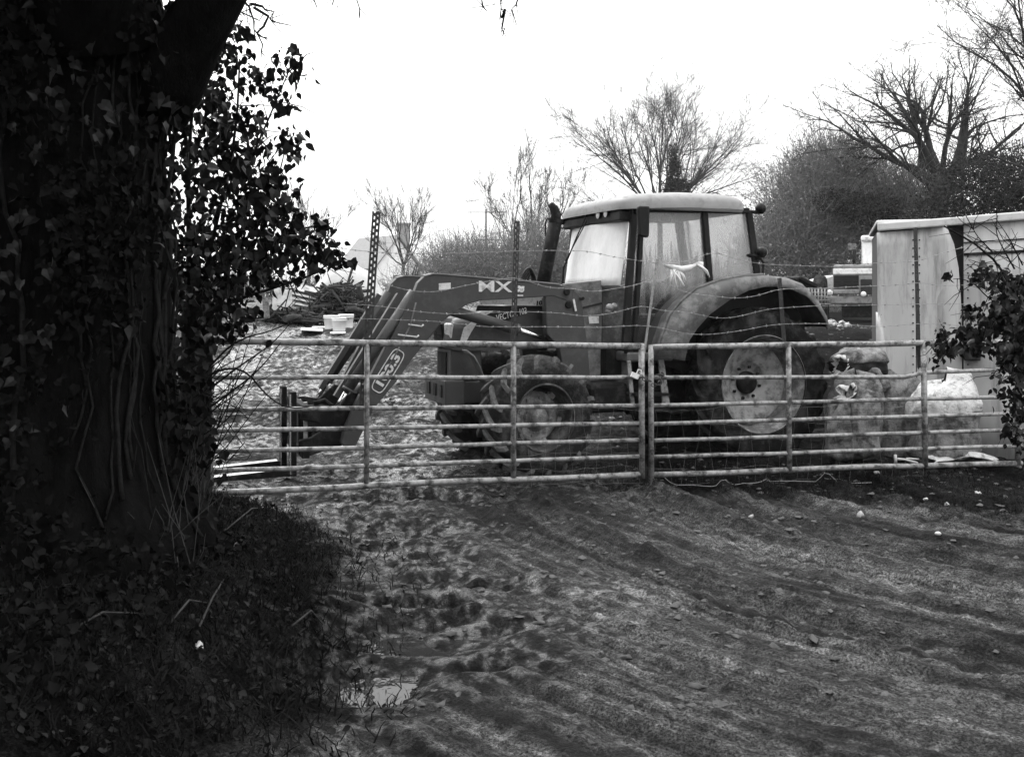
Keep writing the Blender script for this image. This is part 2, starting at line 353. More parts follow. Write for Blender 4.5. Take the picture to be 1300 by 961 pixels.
def mud_mat():
    m = bpy.data.materials.new('wet_mud'); m.use_nodes = True; t = m.node_tree; B = t.nodes['Principled BSDF']; L = t.links.new
    tc = t.nodes.new('ShaderNodeTexCoord'); co = tc.outputs['Object']
    def nz(sc, d=8, r=.65):
        n = t.nodes.new('ShaderNodeTexNoise'); n.inputs['Scale'].default_value = sc; n.inputs['Detail'].default_value = d; n.inputs['Roughness'].default_value = r
        L(co, n.inputs['Vector']); return n.outputs['Fac']
    def ramp(f, p0, v0, p1, v1):
        r = t.nodes.new('ShaderNodeMapRange'); r.inputs[1].default_value = p0; r.inputs[2].default_value = p1; r.inputs[3].default_value = v0; r.inputs[4].default_value = v1
        L(f, r.inputs[0]); return r.outputs[0]
    att = t.nodes.new('ShaderNodeAttribute'); att.attribute_name = 'wet'          # wetness of the ground (gloss, not brightness)
    dk = t.nodes.new('ShaderNodeAttribute'); dk.attribute_name = 'soil'           # 1 where dark topsoil and turf replace the gritty lane
    fine = nz(75, 6, .85); mid = nz(11); big = nz(1.3, 4)
    sub = t.nodes.new('ShaderNodeVectorMath'); sub.operation = 'SUBTRACT'; L(co, sub.inputs[0]); sub.inputs[1].default_value = (6.2, 9.6, 0)
    sx_ = t.nodes.new('ShaderNodeSeparateXYZ'); L(sub.outputs[0], sx_.inputs[0])
    def mth(op, a, b=None):
        n = t.nodes.new('ShaderNodeMath'); n.operation = op
        for k, v in enumerate((a, b)):
            if v is None: continue
            if isinstance(v, (int, float)): n.inputs[k].default_value = v
            else: L(v, n.inputs[k])
        return n.outputs[0]
    rad = mth('SQRT', mth('ADD', mth('MULTIPLY', sx_.outputs[0], sx_.outputs[0]), mth('MULTIPLY', sx_.outputs[1], sx_.outputs[1])))
    ang_ = mth('ARCTAN2', sx_.outputs[1], mth('MULTIPLY', sx_.outputs[0], 1.0))
    ang_ = mth('ARCTAN2', mth('MULTIPLY', sx_.outputs[1], -1), mth('MULTIPLY', sx_.outputs[0], -1))     # no seam in view
    cb = t.nodes.new('ShaderNodeCombineXYZ'); L(mth('MULTIPLY', rad, 26), cb.inputs[0]); L(mth('MULTIPLY', ang_, 9), cb.inputs[1])
    ns = t.nodes.new('ShaderNodeTexNoise'); ns.inputs['Scale'].default_value = 1; ns.inputs['Detail'].default_value = 5; ns.inputs['Roughness'].default_value = .7; ns.inputs['Distortion'].default_value = .6
    L(cb.outputs[0], ns.inputs['Vector']); streak = ns.outputs['Fac']
    c1 = ramp(fine, .42, .003, .61, .108)
    c2 = ramp(mid, .36, .30, .64, 1.25)
    c3 = ramp(big, .35, .75, .65, 1.2)
    mu = t.nodes.new('ShaderNodeMath'); mu.operation = 'MULTIPLY'; L(c1, mu.inputs[0]); L(c2, mu.inputs[1])
    mu2 = t.nodes.new('ShaderNodeMath'); mu2.operation = 'MULTIPLY'; L(mu.outputs[0], mu2.inputs[0]); L(mth('MULTIPLY', c3, ramp(streak, .36, .35, .62, 1.5)), mu2.inputs[1])
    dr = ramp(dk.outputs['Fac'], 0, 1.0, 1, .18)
    mu3 = t.nodes.new('ShaderNodeMath'); mu3.operation = 'MULTIPLY'; 
    tn = t.nodes.new('ShaderNodeAttribute'); tn.attribute_name = 'tone'           # churned dark mud against dry gritty tracks
    mt = t.nodes.new('ShaderNodeMath'); mt.operation = 'MULTIPLY'; L(mu2.outputs[0], mt.inputs[0]); L(tn.outputs['Fac'], mt.inputs[1])
    L(mt.outputs[0], mu3.inputs[0]); L(dr, mu3.inputs[1])
    L(mu3.outputs[0], B.inputs['Base Color'])
    rw = t.nodes.new('ShaderNodeMath'); rw.operation = 'ADD'; L(ramp(mid, .4, -.35, .6, .35), rw.inputs[0]); L(att.outputs['Fac'], rw.inputs[1])
    L(ramp(rw.outputs[0], .45, .92, 1.08, .13), B.inputs['Roughness'])
    L(mth('MULTIPLY', ramp(dk.outputs['Fac'], 0, 1, 1, .2), ramp(rw.outputs[0], .70, .2, 1.08, .62)), B.inputs['Specular IOR Level'])
    st2 = mth('MULTIPLY', streak, .5)
    hs = t.nodes.new('ShaderNodeMath'); hs.operation = 'MULTIPLY_ADD'; L(fine, hs.inputs[0]); hs.inputs[1].default_value = .35; L(nz(32, 6), hs.inputs[2])
    b = t.nodes.new('ShaderNodeBump'); L(ramp(rw.outputs[0], .45, .034, 1.0, .010), b.inputs['Distance']); b.inputs['Strength'].default_value = 1.0
    L(mth('ADD', hs.outputs[0], st2), b.inputs['Height']); L(b.outputs[0], B.inputs['Normal'])
    return m
M['mud'] = mud_mat()

# ------------------------------------------------------------------ ground
BY = np.array([2.0, 3.5, 4.3, 5.3, 6.2, 7.0, 7.5, 8.0, 8.6, 9.2]); BX = np.array([-.9, -.75, -.68, -.72, -.98, -1.2, -1.55, -2.2, -2.9, -4.5])
MIC = np.random.default_rng(5)
PUD = [(MIC.uniform(.1, .65)+float(np.interp(yy_, [4.3, 5.3, 6.2, 7, 7.5, 8], [-.68, -.72, -.98, -1.2, -1.55, -2.0])), yy_, MIC.uniform(.10, .26), MIC.uniform(.04, .11)) for yy_ in MIC.uniform(4.4, 8.0, 12)]+[(-.52, 5.0, .34, .24), (-.12, 5.08, .20, .10), (-.95, 7.2, .50, .22), (-1.95, 8.3, .34, .24), (.62, 8.9, .34, .10), (-.75, 6.55, .3, .14), (-.9, 8.3, .6, .14), (-1.0, 9.4, .8, .25), (-.62, 4.45, .25, .25)]
def gheight(x, y, detail=True):
    x = np.asarray(x, float); y = np.asarray(y, float)
    z = sstep(11.8, 20, y)*1.0+.15*fbm(x/9, y/9, 2, 5)*sstep(11, 16, y)
    xb = np.interp(y, BY, BX)+.12*fbm(x*1.5, y*1.5, 2, 41)
    bank = sstep(-.25, 1.6, xb-x)
    z = z+.30*bank
    near = sstep(30, 14, y)
    # wheel ruts sweeping from the gate towards the bottom right
    r = np.hypot(x-6.2, y-9.6); th = np.arctan2(y-9.6, x-6.2)*6
    lane = sstep(-.35, .3, x-xb)*sstep(10.5, 8.8, y)*sstep(7.0, 5.6, r+.0*y)*sstep(-12, -8, th-40)
    lane = sstep(-.35, .3, x-xb)*sstep(10.4, 9.0, y)
    z = z+lane*(.05*fbm(r*1.9, th*.12, 2, 21)+.045*fbm(r*6.5, th*.30, 3, 22)+.036*fbm(r*19, th*.9, 2, 23))
    for rt in (3.15, 3.75, 4.75, 5.35, 6.35):
        w_ = r+.10*np.sin(th*.55+rt)+.05*fbm(th*.5, rt, 2, 77); q = (w_-rt)/.17
        lug = .026*np.abs(np.sin(th*18*rt/6+np.abs(q)*1.8))
        z = z+lane*sstep(-.2, .6, x-xb)*((-.06+lug)*np.exp(-q**4)+.028*np.exp(-((np.abs(q)-1.45)/.35)**2)*(1+2*fbm(x*7, y*7, 2, 78)))
    if detail:
        z = z+near*(.04*fbm(x*1.3, y*1.3, 3, 1)+.026*fbm(x*5, y*5, 3, 2)*(.6+.8*bank))
        z = z+near*((.022+.03*bank)*np.abs(fbm(x*11, y*11, 3, 9))+.010*fbm(x*24, y*24, 2, 10))
        z = z+.11*fbm(x*2.2, y*2.6, 3, 12)*sstep(9.5, 11.5, y)*near+.06*fbm(x*6, y*6, 3, 13)*sstep(9.0, 11., y)*near
    z = z+sstep(9.5, 11, y)*sstep(16, 12, y)*.06*fbm(x*3, y*3, 3, 31)
    for (a, b, rx, ry) in PUD:
        q = np.hypot((x-a)/rx, (y-b)/ry)
        z = z*(1-.72*sstep(2.0, 1.1, q))-(.05+.06*min(1, rx/.3))*sstep(1.7, .3, q)
    return z
def gz(x, y): return float(gheight(np.array([x]), np.array([y]))[0])
def axis(a0, a1, fine, lo, hi, gr):
    a = list(np.arange(a0, a1, fine)); s = fine; v = a[-1]
    while v < hi: s *= gr; v += s; a.append(min(v, hi))
    s = fine; v = a[0]; b = []
    while v > lo: s *= gr; v -= s; b.append(max(v, lo))
    return np.array(b[::-1]+a)
gx = axis(-4.2, 5.2, .022, -210, 210, 1.08); gy = axis(3.0, 13.5, .024, -40, 235, 1.03)
GX, GY = np.meshgrid(gx, gy)
GZ = gheight(GX, GY)
n0, n1 = GX.shape; idx = np.arange(n0*n1).reshape(n0, n1)
q = np.stack([idx[:-1, :-1], idx[:-1, 1:], idx[1:, 1:], idx[1:, :-1]], -1).reshape(-1, 4)
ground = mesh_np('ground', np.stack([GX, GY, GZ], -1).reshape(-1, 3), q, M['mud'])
tag(ground, kind='structure')
xb = np.interp(GY, BY, BX)
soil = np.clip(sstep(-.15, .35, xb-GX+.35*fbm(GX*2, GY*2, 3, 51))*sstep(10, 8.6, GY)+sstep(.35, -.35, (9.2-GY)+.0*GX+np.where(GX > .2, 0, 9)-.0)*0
    + sstep(-.25, .5, GX*.42+GY-9.05+.6*fbm(GX*1.4, GY*1.4, 3, 61))*sstep(.2, 1.6, GX), 0, 1)
wet = np.clip(sstep(1.4, -1.4, GX)*.50*sstep(6.2, 7.8, GY)+.42*sstep(.35, -.2, GX-xb-.35)*(GX > xb-.2)+.08+.8*fbm(GX*.9, GY*.9, 3, 71)+.35*fbm(GX*5, GY*5, 3, 72), 0, 1)*(1-.8*soil)
rr_ = np.hypot(GX-6.2, GY-9.6); tt_ = np.arctan2(GY-9.6, GX-6.2)*6
tone = 1.05+1.4*fbm(rr_*1.3, tt_*.10, 2, 121)+1.5*fbm(rr_*7, tt_*.35, 3, 122)+1.5*fbm(rr_*20, tt_*.9, 2, 123)*sstep(8.5, 6.5, GY)+.7*fbm(GX*2.5, GY*2.5, 4, 124)
for (a_, b_, c_, d_) in ((-.95, 7.25, .6, .22), (-.75, 6.7, .35, .25), (-.55, 6.2, .25, .2), (-1.5, 8.2, .7, .3), (.55, 8.95, .35, .1), (-1.2, 9.6, .9, .5), (-.9, 11.2, 1.6, .7)):
    q_ = np.hypot((GX-a_)/c_, (GY-b_)/d_)+.9*fbm(GX*6, GY*6, 3, 141); wet = np.maximum(wet, .90*sstep(1.4, .3, q_))
for (a_, b_, c_, d_) in PUD:
    q_ = np.hypot((GX-a_)/(c_+.15), (GY-b_)/(d_+.12)); k_ = sstep(1.9, 1.0, q_); tone = tone*(1-.6*k_); wet = np.maximum(wet, .70*k_)
yard = sstep(9.0, 10.5, GY); tone = tone*(1-yard)+yard*(.72+1.9*fbm(GX*1.1, GY*1.9, 5, 131))
band = np.exp(-((GY-(7.9-.30*(GX-.5)))/.42)**2)*sstep(-.6, .4, GX)*sstep(3.2, 2.2, GX)
tone = np.clip(tone*(1-.5*band), .22, 2.2)
for nm, arr in (('soil', soil), ('wet', wet), ('tone', tone)):
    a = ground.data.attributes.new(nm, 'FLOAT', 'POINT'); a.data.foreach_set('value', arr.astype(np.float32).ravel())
for i, (a, b, rx, ry) in enumerate(PUD):
    ring = [(a+rx*(1.25+.7*float(noise2(math.cos(t*math.pi/12)*1.5+i*5, math.sin(t*math.pi/12)*1.5, 3)))*math.cos(t*math.pi/12), b+ry*(1.25+.7*float(noise2(math.cos(t*math.pi/12)*1.5+i*5, math.sin(t*math.pi/12)*1.5, 3)))*math.sin(t*math.pi/12), 0) for t in range(24)]
    zz = min(float(np.median([gz(a+rx*.35*math.cos(t), b+ry*.35*math.sin(t)) for t in range(8)]))+.022, float(np.quantile([gz(x, y) for x, y, _ in ring], .04))-.004)
    o = MB().add([(x, y, zz) for x, y, _ in ring], [tuple(range(24))]).build('puddle', M['water']); tag(o, kind='structure')

# ------------------------------------------------------------------ gates
A0 = np.array([(265-650)/F*7.7, 7.7]); A1 = np.array([(817-650)/F*8.8, 8.8])
B0 = np.array([(827-650)/F*8.82, 8.82]); B1 = np.array([(1297-650)/F*9.3, 9.3])
def on_line(px, a, b):
    d = (px-650)/F; v = b-a
    t = (d*a[1]-a[0])/(v[0]-d*v[1]); return a[1]+t*v[1]
def gateY(px): return on_line(px, A0, A1) if px < 822 else on_line(px, B0, B1)
def gate(name, label, p0, p1, y0, y1, ups, kink=None):
    c0 = P(p0, 520, gateY(p0)); root = empty(name, (c0.x, c0.y, 0), 0, label, 'gate', 'tubular steel field gates closing the yard')
    L = root.location
    for k, (a, b) in enumerate(zip(y0, y1)):
        pts = []; nseg = 10
        for i in range(nseg+1):
            px = p0+(p1-p0)*i/nseg; py = a+(b-a)*i/nseg+random.uniform(-.5, .5)+(.9*math.sin(i*.9+k) if k == 6 else 0)
            pts.append(P(px, py, gateY(px))-L)
        if kink and k == kink[0]:
            pts = []
            for px, py in kink[1]: pts.append(P(px, py, gateY(px))-L)
        MB().tube(pts, .027 if k == 0 else (.025 if k == 6 else .0185), 10).build('rail', M['rail'], root)
    for (px, ya, yb, w) in ups:
        dy = .004
        a = P(px, ya, gateY(px)-dy)-L; b = P(px+(px-700)*.004, yb, gateY(px)-dy)-L
        MB().tube([a, (a+b)/2, b], w, 10).build('upright', M['rail'], root)
    return root
gate('metal_gate', 'left tubular steel field gate with seven rails, hung beside the dark ivy covered post', 258, 817,
     (433, 479.3, 520.8, 547.5, 573.5, 598.5, 625.5), (440, 479, 514.8, 537, 558.5, 579, 601.5),
     [(268, 430, 628, .026), (466, 436, 613, .022), (652, 438, 606, .024), (814.5, 437, 607, .028)])
gate('metal_gate', 'right tubular field gate with a bent second rail, before the pale box body', 827, 1297,
     (441, 479.4, 515.4, 538, 559.6, 580.5, 602.5), (434, 468, 503.5, 524.5, 546, 566, 587),
     [(826.5, 438, 607, .025), (1001, 438, 600, .025), (1172.5, 434, 594, .027), (1290, 430, 590, .026)],
     kink=(1, [(827, 479.4), (900, 479.2), (1000, 479), (1090, 478.8), (1150, 478.6), (1162, 475.5), (1172, 473), (1230, 471), (1297, 468)]))

# slotted steel angle posts fastened behind the gates
def slotted(p_top, p_bot, label, w=.042, Yo=.05, mm='angle'):
    a = P(*p_top, gateY(p_top[0])+Yo); b = P(*p_bot, gateY(p_bot[0])+Yo)
    root = empty('fence_post', b, 0, label, 'fence post', 'slotted steel posts carrying the barbed wire')
    d = (a-b); L = d.length; d.normalize(); x = Vector((1, .25, 0)); x = (x-d*x.dot(d)).normalized(); y = d.cross(x)
    Rm = Matrix((x, y, d)).transposed()
    m = MB()
    for sx in (-1, 0, 1): m.box(Rm @ Vector((sx*w/2*.86, 0, L/2)), (w*.25, .004, L), Rm)
    n = int(L/.052)
    for k in range(n+1):
        for c, off in ((-1, 0), (1, .026)):
            zz = min(k*.052+off, L-.008)
            m.box(Rm @ Vector((c*w*.215, 0, zz)), (w*.26, .004, .026), Rm)
    m.build('front_flange', M[mm], root)
    m = MB(); m.box(Rm @ Vector((w/2-.003, .02, L/2)), (.004, .036, L), Rm); m.build('side_flange', M[mm], root)
    return root
slotted((478, 269), (461, 515), 'tall slotted steel post at the left, leaning across the loader cylinders', .062)
slotted((656.5, 281), (651, 452), 'slotted steel post standing in front of the exhaust side of the loader beam', .044)
slotted((834, 330), (818, 448), 'thin pale slotted post where the two gates meet', .02, .05, 'galv')
slotted((989.5, 353), (999, 482), 'short slotted post in front of the big rear wheel', .036)
slotted((1162, 289), (1167, 467), 'tall dark slotted post in front of the pale box body', .036)

# barbed wire
def smooth_path(pts, n):
    pts = np.array(pts, float); s = np.concatenate([[0], np.cumsum(np.hypot(*np.diff(pts, axis=0).T))])
    t = np.linspace(0, s[-1], n)
    x = np.interp(t, s, pts[:, 0]); y = np.interp(t, s, pts[:, 1])
    k = np.ones(5)/5
    xp = np.pad(x, 2, mode='edge'); yp = np.pad(y, 2, mode='edge')
    return np.stack([np.convolve(xp, k, 'valid'), np.convolve(yp, k, 'valid')], 1)
WIRES = [('topmost strand of barbed wire, sagging across the cab windows',
  [(395,306),(415,312),(450,318),(500,322),(570,322),(652,319),(700,318),(748,319),(781,327),(812,331),(843,336),(877,331),(905,319),(941,331),(972,336),(1000,337),(1061,339),(1112,334),(1165,332),(1192,323),(1222,314),(1300,300)]),
 ('second strand of barbed wire, looping low over the loader sticker',
  [(478,355),(492,362),(523,370),(554,371),(584,364),(609,359),(654,352),(698,366),(720,366),(754,371),(797,364),(812,361),(832,352),(870,372),(932,379),(957,377),(988,367),(1050,366),(1112,363),(1152,361),(1165,358),(1192,363),(1300,360)]),
 ('third strand of barbed wire, crossing the bonnet and the rear mudguard',
  [(430,385),(475,388),(492,390),(532,396),(572,399),(646,396),(680,396),(717,398),(741,402),(772,399),(818,387),(834,394),(871,396),(914,405),(938,402),(972,393),(992,391),(1043,388),(1084,388),(1161,386),(1220,386),(1300,388)]),
 ('lowest strand of barbed wire, a little above the top gate rail',
  [(420,404),(477,405),(554,408),(615,415),(655,415),(711,415),(763,416),(809,413),(834,415),(871,424),(901,425),(941,420),(975,413),(1003,411),(1054,411),(1115,415),(1165,411),(1192,411),(1220,414),(1300,420)])]
for label, pts in WIRES:
    sp = smooth_path(pts, 160); pw = [P(px, py, gateY(px)-.012) for px, py in sp]
    root = pw[0]; m = MB()
    q0 = [p-root for p in pw]
    for ph in (0, math.pi):
        m.tube([p+Vector((0, .0022*math.cos(i*1.9+ph), .0022*math.sin(i*1.9+ph))) for i, p in enumerate(q0)], .0016, 4)
    o = m.build('barbed_wire', M['wire']); o.location = root
    tag(o, label, 'barbed wire', 'strands of barbed wire above the gates')
    m = MB(); s = 0; last = q0[0]
    for i in range(1, len(q0)):
        s += (q0[i]-last).length; last = q0[i]
        if s > .105:
            s = 0
            for k in range(2):
                d = Vector((random.uniform(-.6, .6), random.uniform(-1, 1), random.uniform(-1, 1))).normalized()*.016
                m.tube([last-d, last, last+d], [.0008, .0018, .0008], 4)
            m.tube([last-Vector((.007, 0, 0)), last+Vector((.007, 0, 0))], .005, 5)
    b = m.build('barb', M['wire'], o); tag(b, kind='stuff')
# stock netting behind the lower rails
def netting(p0, p1, ytop, ybot, label, Yo=.07, rows=5):
    m = MB(); o0 = P(p0, ybot, gateY(p0)+Yo)
    step = 17; cols = int((p1-p0)/step)
    def pt(i, r):
        px = p0+(p1-p0)*i/cols; sl = (px-p0)*-.030
        a = ytop+sl*.4; b = ybot+sl
        jx = 3*math.sin(i*2.1+r*1.3); jy = 2.2*math.sin(i*.9+r*2.7)+1.5*math.sin(i*2.3)
        return P(px+jx, a+(b-a)*r/rows+jy, gateY(px)+Yo)-o0
    for r in range(rows+1): m.tube([pt(i, r) for i in range(cols+1)], .0009, 3, cap=False)
    for i in range(cols+1): m.tube([pt(i, r) for r in range(rows+1)], .0008, 3, cap=False)
    o = m.build('wire_netting', M['wire'], fix=False); o.location = o0; tag(o, label, 'netting', 'stock netting tied behind the gates')
netting(655, 812, 520, 616, 'sagging wire stock netting behind the left gate, over the front wheel')
netting(832, 1170, 520, 616, 'wire stock netting behind the right gate, over the foot of the rear wheel')
# loose wire trailing on the ground in front of the right gate
sp = smooth_path([(838,600),(852,618),(880,617),(905,620),(940,616),(990,612),(1040,613),(1085,615),(1110,614)], 50)
pw = []
for px, py in sp:
    Y = F*CH/(py-HZ); x = (px-650)/F*Y; pw.append(Vector((x, Y, max(gz(x, Y), CH-(py-HZ)/F*Y)+.012)))
o = MB().tube([p-pw[0] for p in pw], .0028, 5).build('loose_wire', M['wire']); o.location = pw[0]
tag(o, 'thin loose wire trailing over the dark soil in front of the right gate', 'wire')
# chain round the two gate ends
def link_ring(m, c, d, up, L=.05, w=.03, r=.0045):
    d = Vector(d).normalized(); u = Vector(up); u = (u-d*u.dot(d)).normalized()
    pts = []
    for k in range(13):
        a = 2*math.pi*k/12; pts.append(Vector(c)+d*math.cos(a)*L/2+u*math.sin(a)*w/2)
    m.tube(pts, r, 5, cap=False)
cc = P(821, 479, 8.80); root = empty('chain', cc, 0, 'rusty chain looped round the two gate ends, closed by a pale padlock', 'chain')
for k in range(26):
    t = k/26*2*math.pi*1.0; 
    c = Vector((.135*math.cos(t)+.01*math.sin(5*t), .075*math.sin(t)-.015, .02*math.sin(2*t+1)+.012*math.cos(3*t)-(.03 if k > 20 else 0)))
    d = Vector((-math.sin(t)*.135, math.cos(t)*.075, .02*math.cos(2*t)))
    m = MB(); link_ring(m, c, d, (0, 0, 1) if k % 2 else (.3, 1, .2)); m.build('link', M['angle'], root)
m = MB(); m.box((-.115, -.085, .022), (.07, .03, .045), (0, .4, .2)); m.tube([(-.1, -.085, .04), (-.085, -.085, .075), (-.06, -.085, .07), (-.062, -.085, .03)], .006, 6)
m.build('padlock', M['rag'], root, bevel=.006)

# torn white plastic caught on the top wire
rc = P(862, 338, gateY(862)-.015); root = empty('torn_plastic', rc, 0, 'shredded white plastic sheeting caught on the top barbed wire beside the cab door', 'plastic rag')
m = MB(); rows = []
top = [(841,335),(852,336),(866,338),(878,336),(888,332),(893,333)]; bot = [(846,340),(856,343),(867,345),(878,343),(886,338),(893,341)]
for k, row in enumerate((top, [((a[0]+b[0])/2, (a[1]+b[1])/2) for a, b in zip(top, bot)], bot)):
    rows.append([P(px, py, gateY(px)-.02-.015*math.sin(i*2+k*1.7))-rc for i, (px, py) in enumerate(row)])
m.grid(rows); m.build('rag_body', M['rag'], root, solid=.0015)
for k in range(16):
    px, py = random.uniform(852, 862), 342
    ex = px+random.uniform(-14, 14); ey = py+random.uniform(14, 30)
    a = P(px, py, gateY(px)-.02)-rc; b = P((px+ex)/2+random.uniform(-3, 3), (py+ey)/2, gateY(px)-.03)-rc; c = P(ex, ey, gateY(px)-.02)-rc
    w = .006
    MB().grid([[p+Vector((-w, 0, 0)), p+Vector((w*.6, .004, .003))] for p in (a, b, c)]).build('shred', M['rag'], root, solid=.001)
for k in range(5):
    a = P(884+k, 335, gateY(884)-.02)-rc; b = P(890+k*2, 339+k*1.2, gateY(890)-.03)-rc; c = P(892+k*2.2, 343+k*2.3, gateY(890)-.02)-rc
    MB().grid([[p+Vector((-.004, 0, -.004)), p+Vector((.004, 0, .004))] for p in (a, b, c)]).build('shred', M['rag'], root, solid=.001)

# ------------------------------------------------------------------ the tractor
TH = R(20.85); h_ = (-math.cos(TH), -math.sin(TH)); l_ = (math.sin(TH), -math.cos(TH))
OX, OY = 2.598-.95*l_[0], 10.2-.95*l_[1]
def TL(px, py, v):
    d = (px-650)/F
    u = (OX+v*l_[0]-d*(OY+v*l_[1]))/(d*h_[1]-h_[0])
    t = OY+v*l_[1]+u*h_[1]
    return Vector((u, v, CH-(py-HZ)/F*t))
T = empty('tractor', (OX, OY, 0), math.pi+TH, 'big dark farm tractor with a front loader and pallet forks, parked behind the gates', 'tractor')
def wheel(parent, name, c, Rr, w, rim_r, rimprof, lugs, tm, rm, hubm, side=1, steer=0, bolts=8, bolt_r=.17, bolt_v=0, hub=None, label=None, disc=None, dmat=None, tread=None):
    e = empty(name, c, steer); e.parent = parent
    if label: e['label'] = label
    hw = w/2
    prof = [(rim_r, -.44*w), (rim_r+.03, -.46*w), (rim_r+.30*(Rr-rim_r), -.52*w), (rim_r+.62*(Rr-rim_r), -.515*w), (Rr-.085, -.49*w), (Rr-.058, -.45*w), (Rr-.045, -.25*w), (Rr-.040, 0)]
    prof += [(r, -t) for r, t in prof[-2::-1]]
    m = MB(); m.lathe(prof, seg=56)
    if tread: m.build('tyre', tm, e); m = MB()
    n = lugs
    for k in range(n):
        for sd in (-1, 1):
            a0 = 2*math.pi*(k+(.5 if sd > 0 else 0))/n
            vs = []; ns = 6
            for i in range(ns+1):
                s = i/ns; v = sd*(-.03+s*.54)*w; a = a0-s*.62*2*math.pi/n*1.7*(.85 if Rr < .7 else 1)
                top = Rr-.002 if s < .8 else Rr-.002-.065*((s-.8)/.2)**1.4
                base = Rr-.062 if s < .8 else Rr-.07-.10*((s-.8)/.2)
                da = (.030 if Rr > .7 else .024)/Rr*(1.0 if s < .85 else 1.25)
                for rr, aa in ((base, a-da*1.3), (top, a-da*.8), (top, a+da*.8), (base, a+da*1.3)):
                    vs.append((rr*math.cos(aa), v, rr*math.sin(aa)))
            fs = [(0, 1, 2, 3), tuple(ns*4+j for j in (3, 2, 1, 0))]
            for i in range(ns):
                for j in range(4):
                    j2 = (j+1) % 4; fs.append((i*4+j, i*4+j2, (i+1)*4+j2, (i+1)*4+j))
            m.add(vs, fs)
    o = m.build('tread' if tread else 'tyre', tread or tm, e)
    if tread: tag(o, kind='stuff')
    m = MB(); m.lathe([(r, side*t) for r, t in rimprof], seg=48); m.build('rim', rm, e)
    if disc: m = MB(); m.lathe([(r, side*t) for r, t in disc], seg=48); m.build('wheel_disc', dmat or M['rim'], e)
    m = MB()
    if hub: m.lathe([(r, side*t) for r, t in hub], seg=28)
    for k in range(bolts):
        a = 2*math.pi*(k+.3)/bolts
        bx, bz = bolt_r*math.cos(a), bolt_r*math.sin(a)
        m.prism([(bx+.016*math.cos(j*math.pi/3), bz+.016*math.sin(j*math.pi/3)) for j in range(6)], 1, side*(bolt_v-.005), side*(bolt_v+.022))
    m.build('hub', hubm, e)
    if tread:
        for k in range(6):
            a = 2*math.pi*(k+.2)/6; m = MB(); m.box((.262*math.cos(a), side*-.02, .262*math.sin(a)), (.06, .06, .07), (0, -a, 0)); m.build('rim_clamp', hubm, e, bevel=.006)
    return e
RW, FW = .36, .38
rear_rim = [(.508, .17), (.515, .165), (.508, .15), (.487, .13), (.470, .06), (.457, 0.0), (.455, -.09), (.445, -.12), (.40, -.13)]
rear_disc = [(.432, -.10), (.425, -.085), (.405, -.083), (.36, -.10), (.31, -.12), (.27, -.14), (.235, -.15), (.215, -.16), (.208, -.178), (.0, -.178)]
rear_hub = [(.0, -.11), (.07, -.115), (.10, -.125), (.118, -.14), (.12, -.18)]
for sd in (1, -1):
    wheel(T, 'rear_wheel', (0, sd*(.95-RW/2), .77), .80, RW, .50, rear_rim, 19, M['tyre'], M['rim_mud'], M['engine'], sd, 0, 8, .168, -.176, rear_hub, disc=rear_disc)  # rim colour is mud, kept darker than the disc for barrel shadow
front_rim = [(.318, .175), (.335, .172), (.337, .16), (.318, .145), (.30, .10), (.285, .03), (.28, -.05), (.265, -.075), (.235, -.08), (.0, -.08)]
front_disc = [(.242, -.05), (.242, -.01), (.225, .0), (.20, -.005), (.17, -.012), (.155, .0), (.0, .0)]
front_hub = [(.0, .085), (.06, .085), (.085, .07), (.10, .03), (.11, .0), (.145, -.0), (.15, -.015)]
for sd in (1, -1):
    wheel(T, 'front_wheel', (2.43, sd*(.88-FW/2), .525), .595, FW, .315, front_rim, 17, M['tyre_f'], M['rim_dark'], M['rim_mud'], sd, R(9), 8, .185, -.016, front_hub, disc=front_disc, dmat=M['rim_mud'], tread=M['tread_mud'])
# chassis
m = MB()
m.box((.9, 0, .72), (2.2, .46, .5)); m.box((2.35, 0, .68), (1.1, .36, .34)); m.box((0, 0, .77), (.42, 1.15, .34)); m.box((.3, 0, 1.02), (.7, .7, .3))
m.box((1.55, 0, .95), (1.0, .5, .3)); m.box((2.43, 0, .52), (.22, 1.2, .2)); m.box((2.43, .56, .52), (.2, .12, .3)); m.box((2.43, -.56, .52), (.2, .12, .3))
m.tube([(1.3, .28, .9), (1.6, .33, .85), (2.1, .3, .8)], .03); m.tube([(1.0, .3, 1.05), (1.5, .36, 1.0), (1.9, .3, .95)], .022); m.tube([(1.9,.24,1.05),(2.0,.30,.8),(2.3,.3,.75)], .018)
m.tube([(2.3, .22, .75), (2.3, .22, 1.05)], .075, 12)
m.build('chassis', M['engine'], T, bevel=.015)
# front weight block / bumper, traced
b0, b1 = TL(537, 481, -.30), TL(590, 484, .34)
uf = TL(563, 490, .3).x
m = MB(); z1 = TL(575, 480, .1).z; z0 = TL(575, 511, .1).z
m.box((uf-.10, 0, (z0+z1)/2), (.20, .72, z1-z0)); m.box((uf-.35, 0, (z0+z1)/2-.01), (.4, .5, (z1-z0)*.9))
m.build('front_bumper', M['loader'], T, bevel=.012)
for vv in (-.2, .02, .24): MB().box((uf+.006, vv, (z0+z1)/2+.01), (.014, .09 if vv < .1 else .05, (z1-z0)*.5)).build('bumper_slot', M['dark'], T)
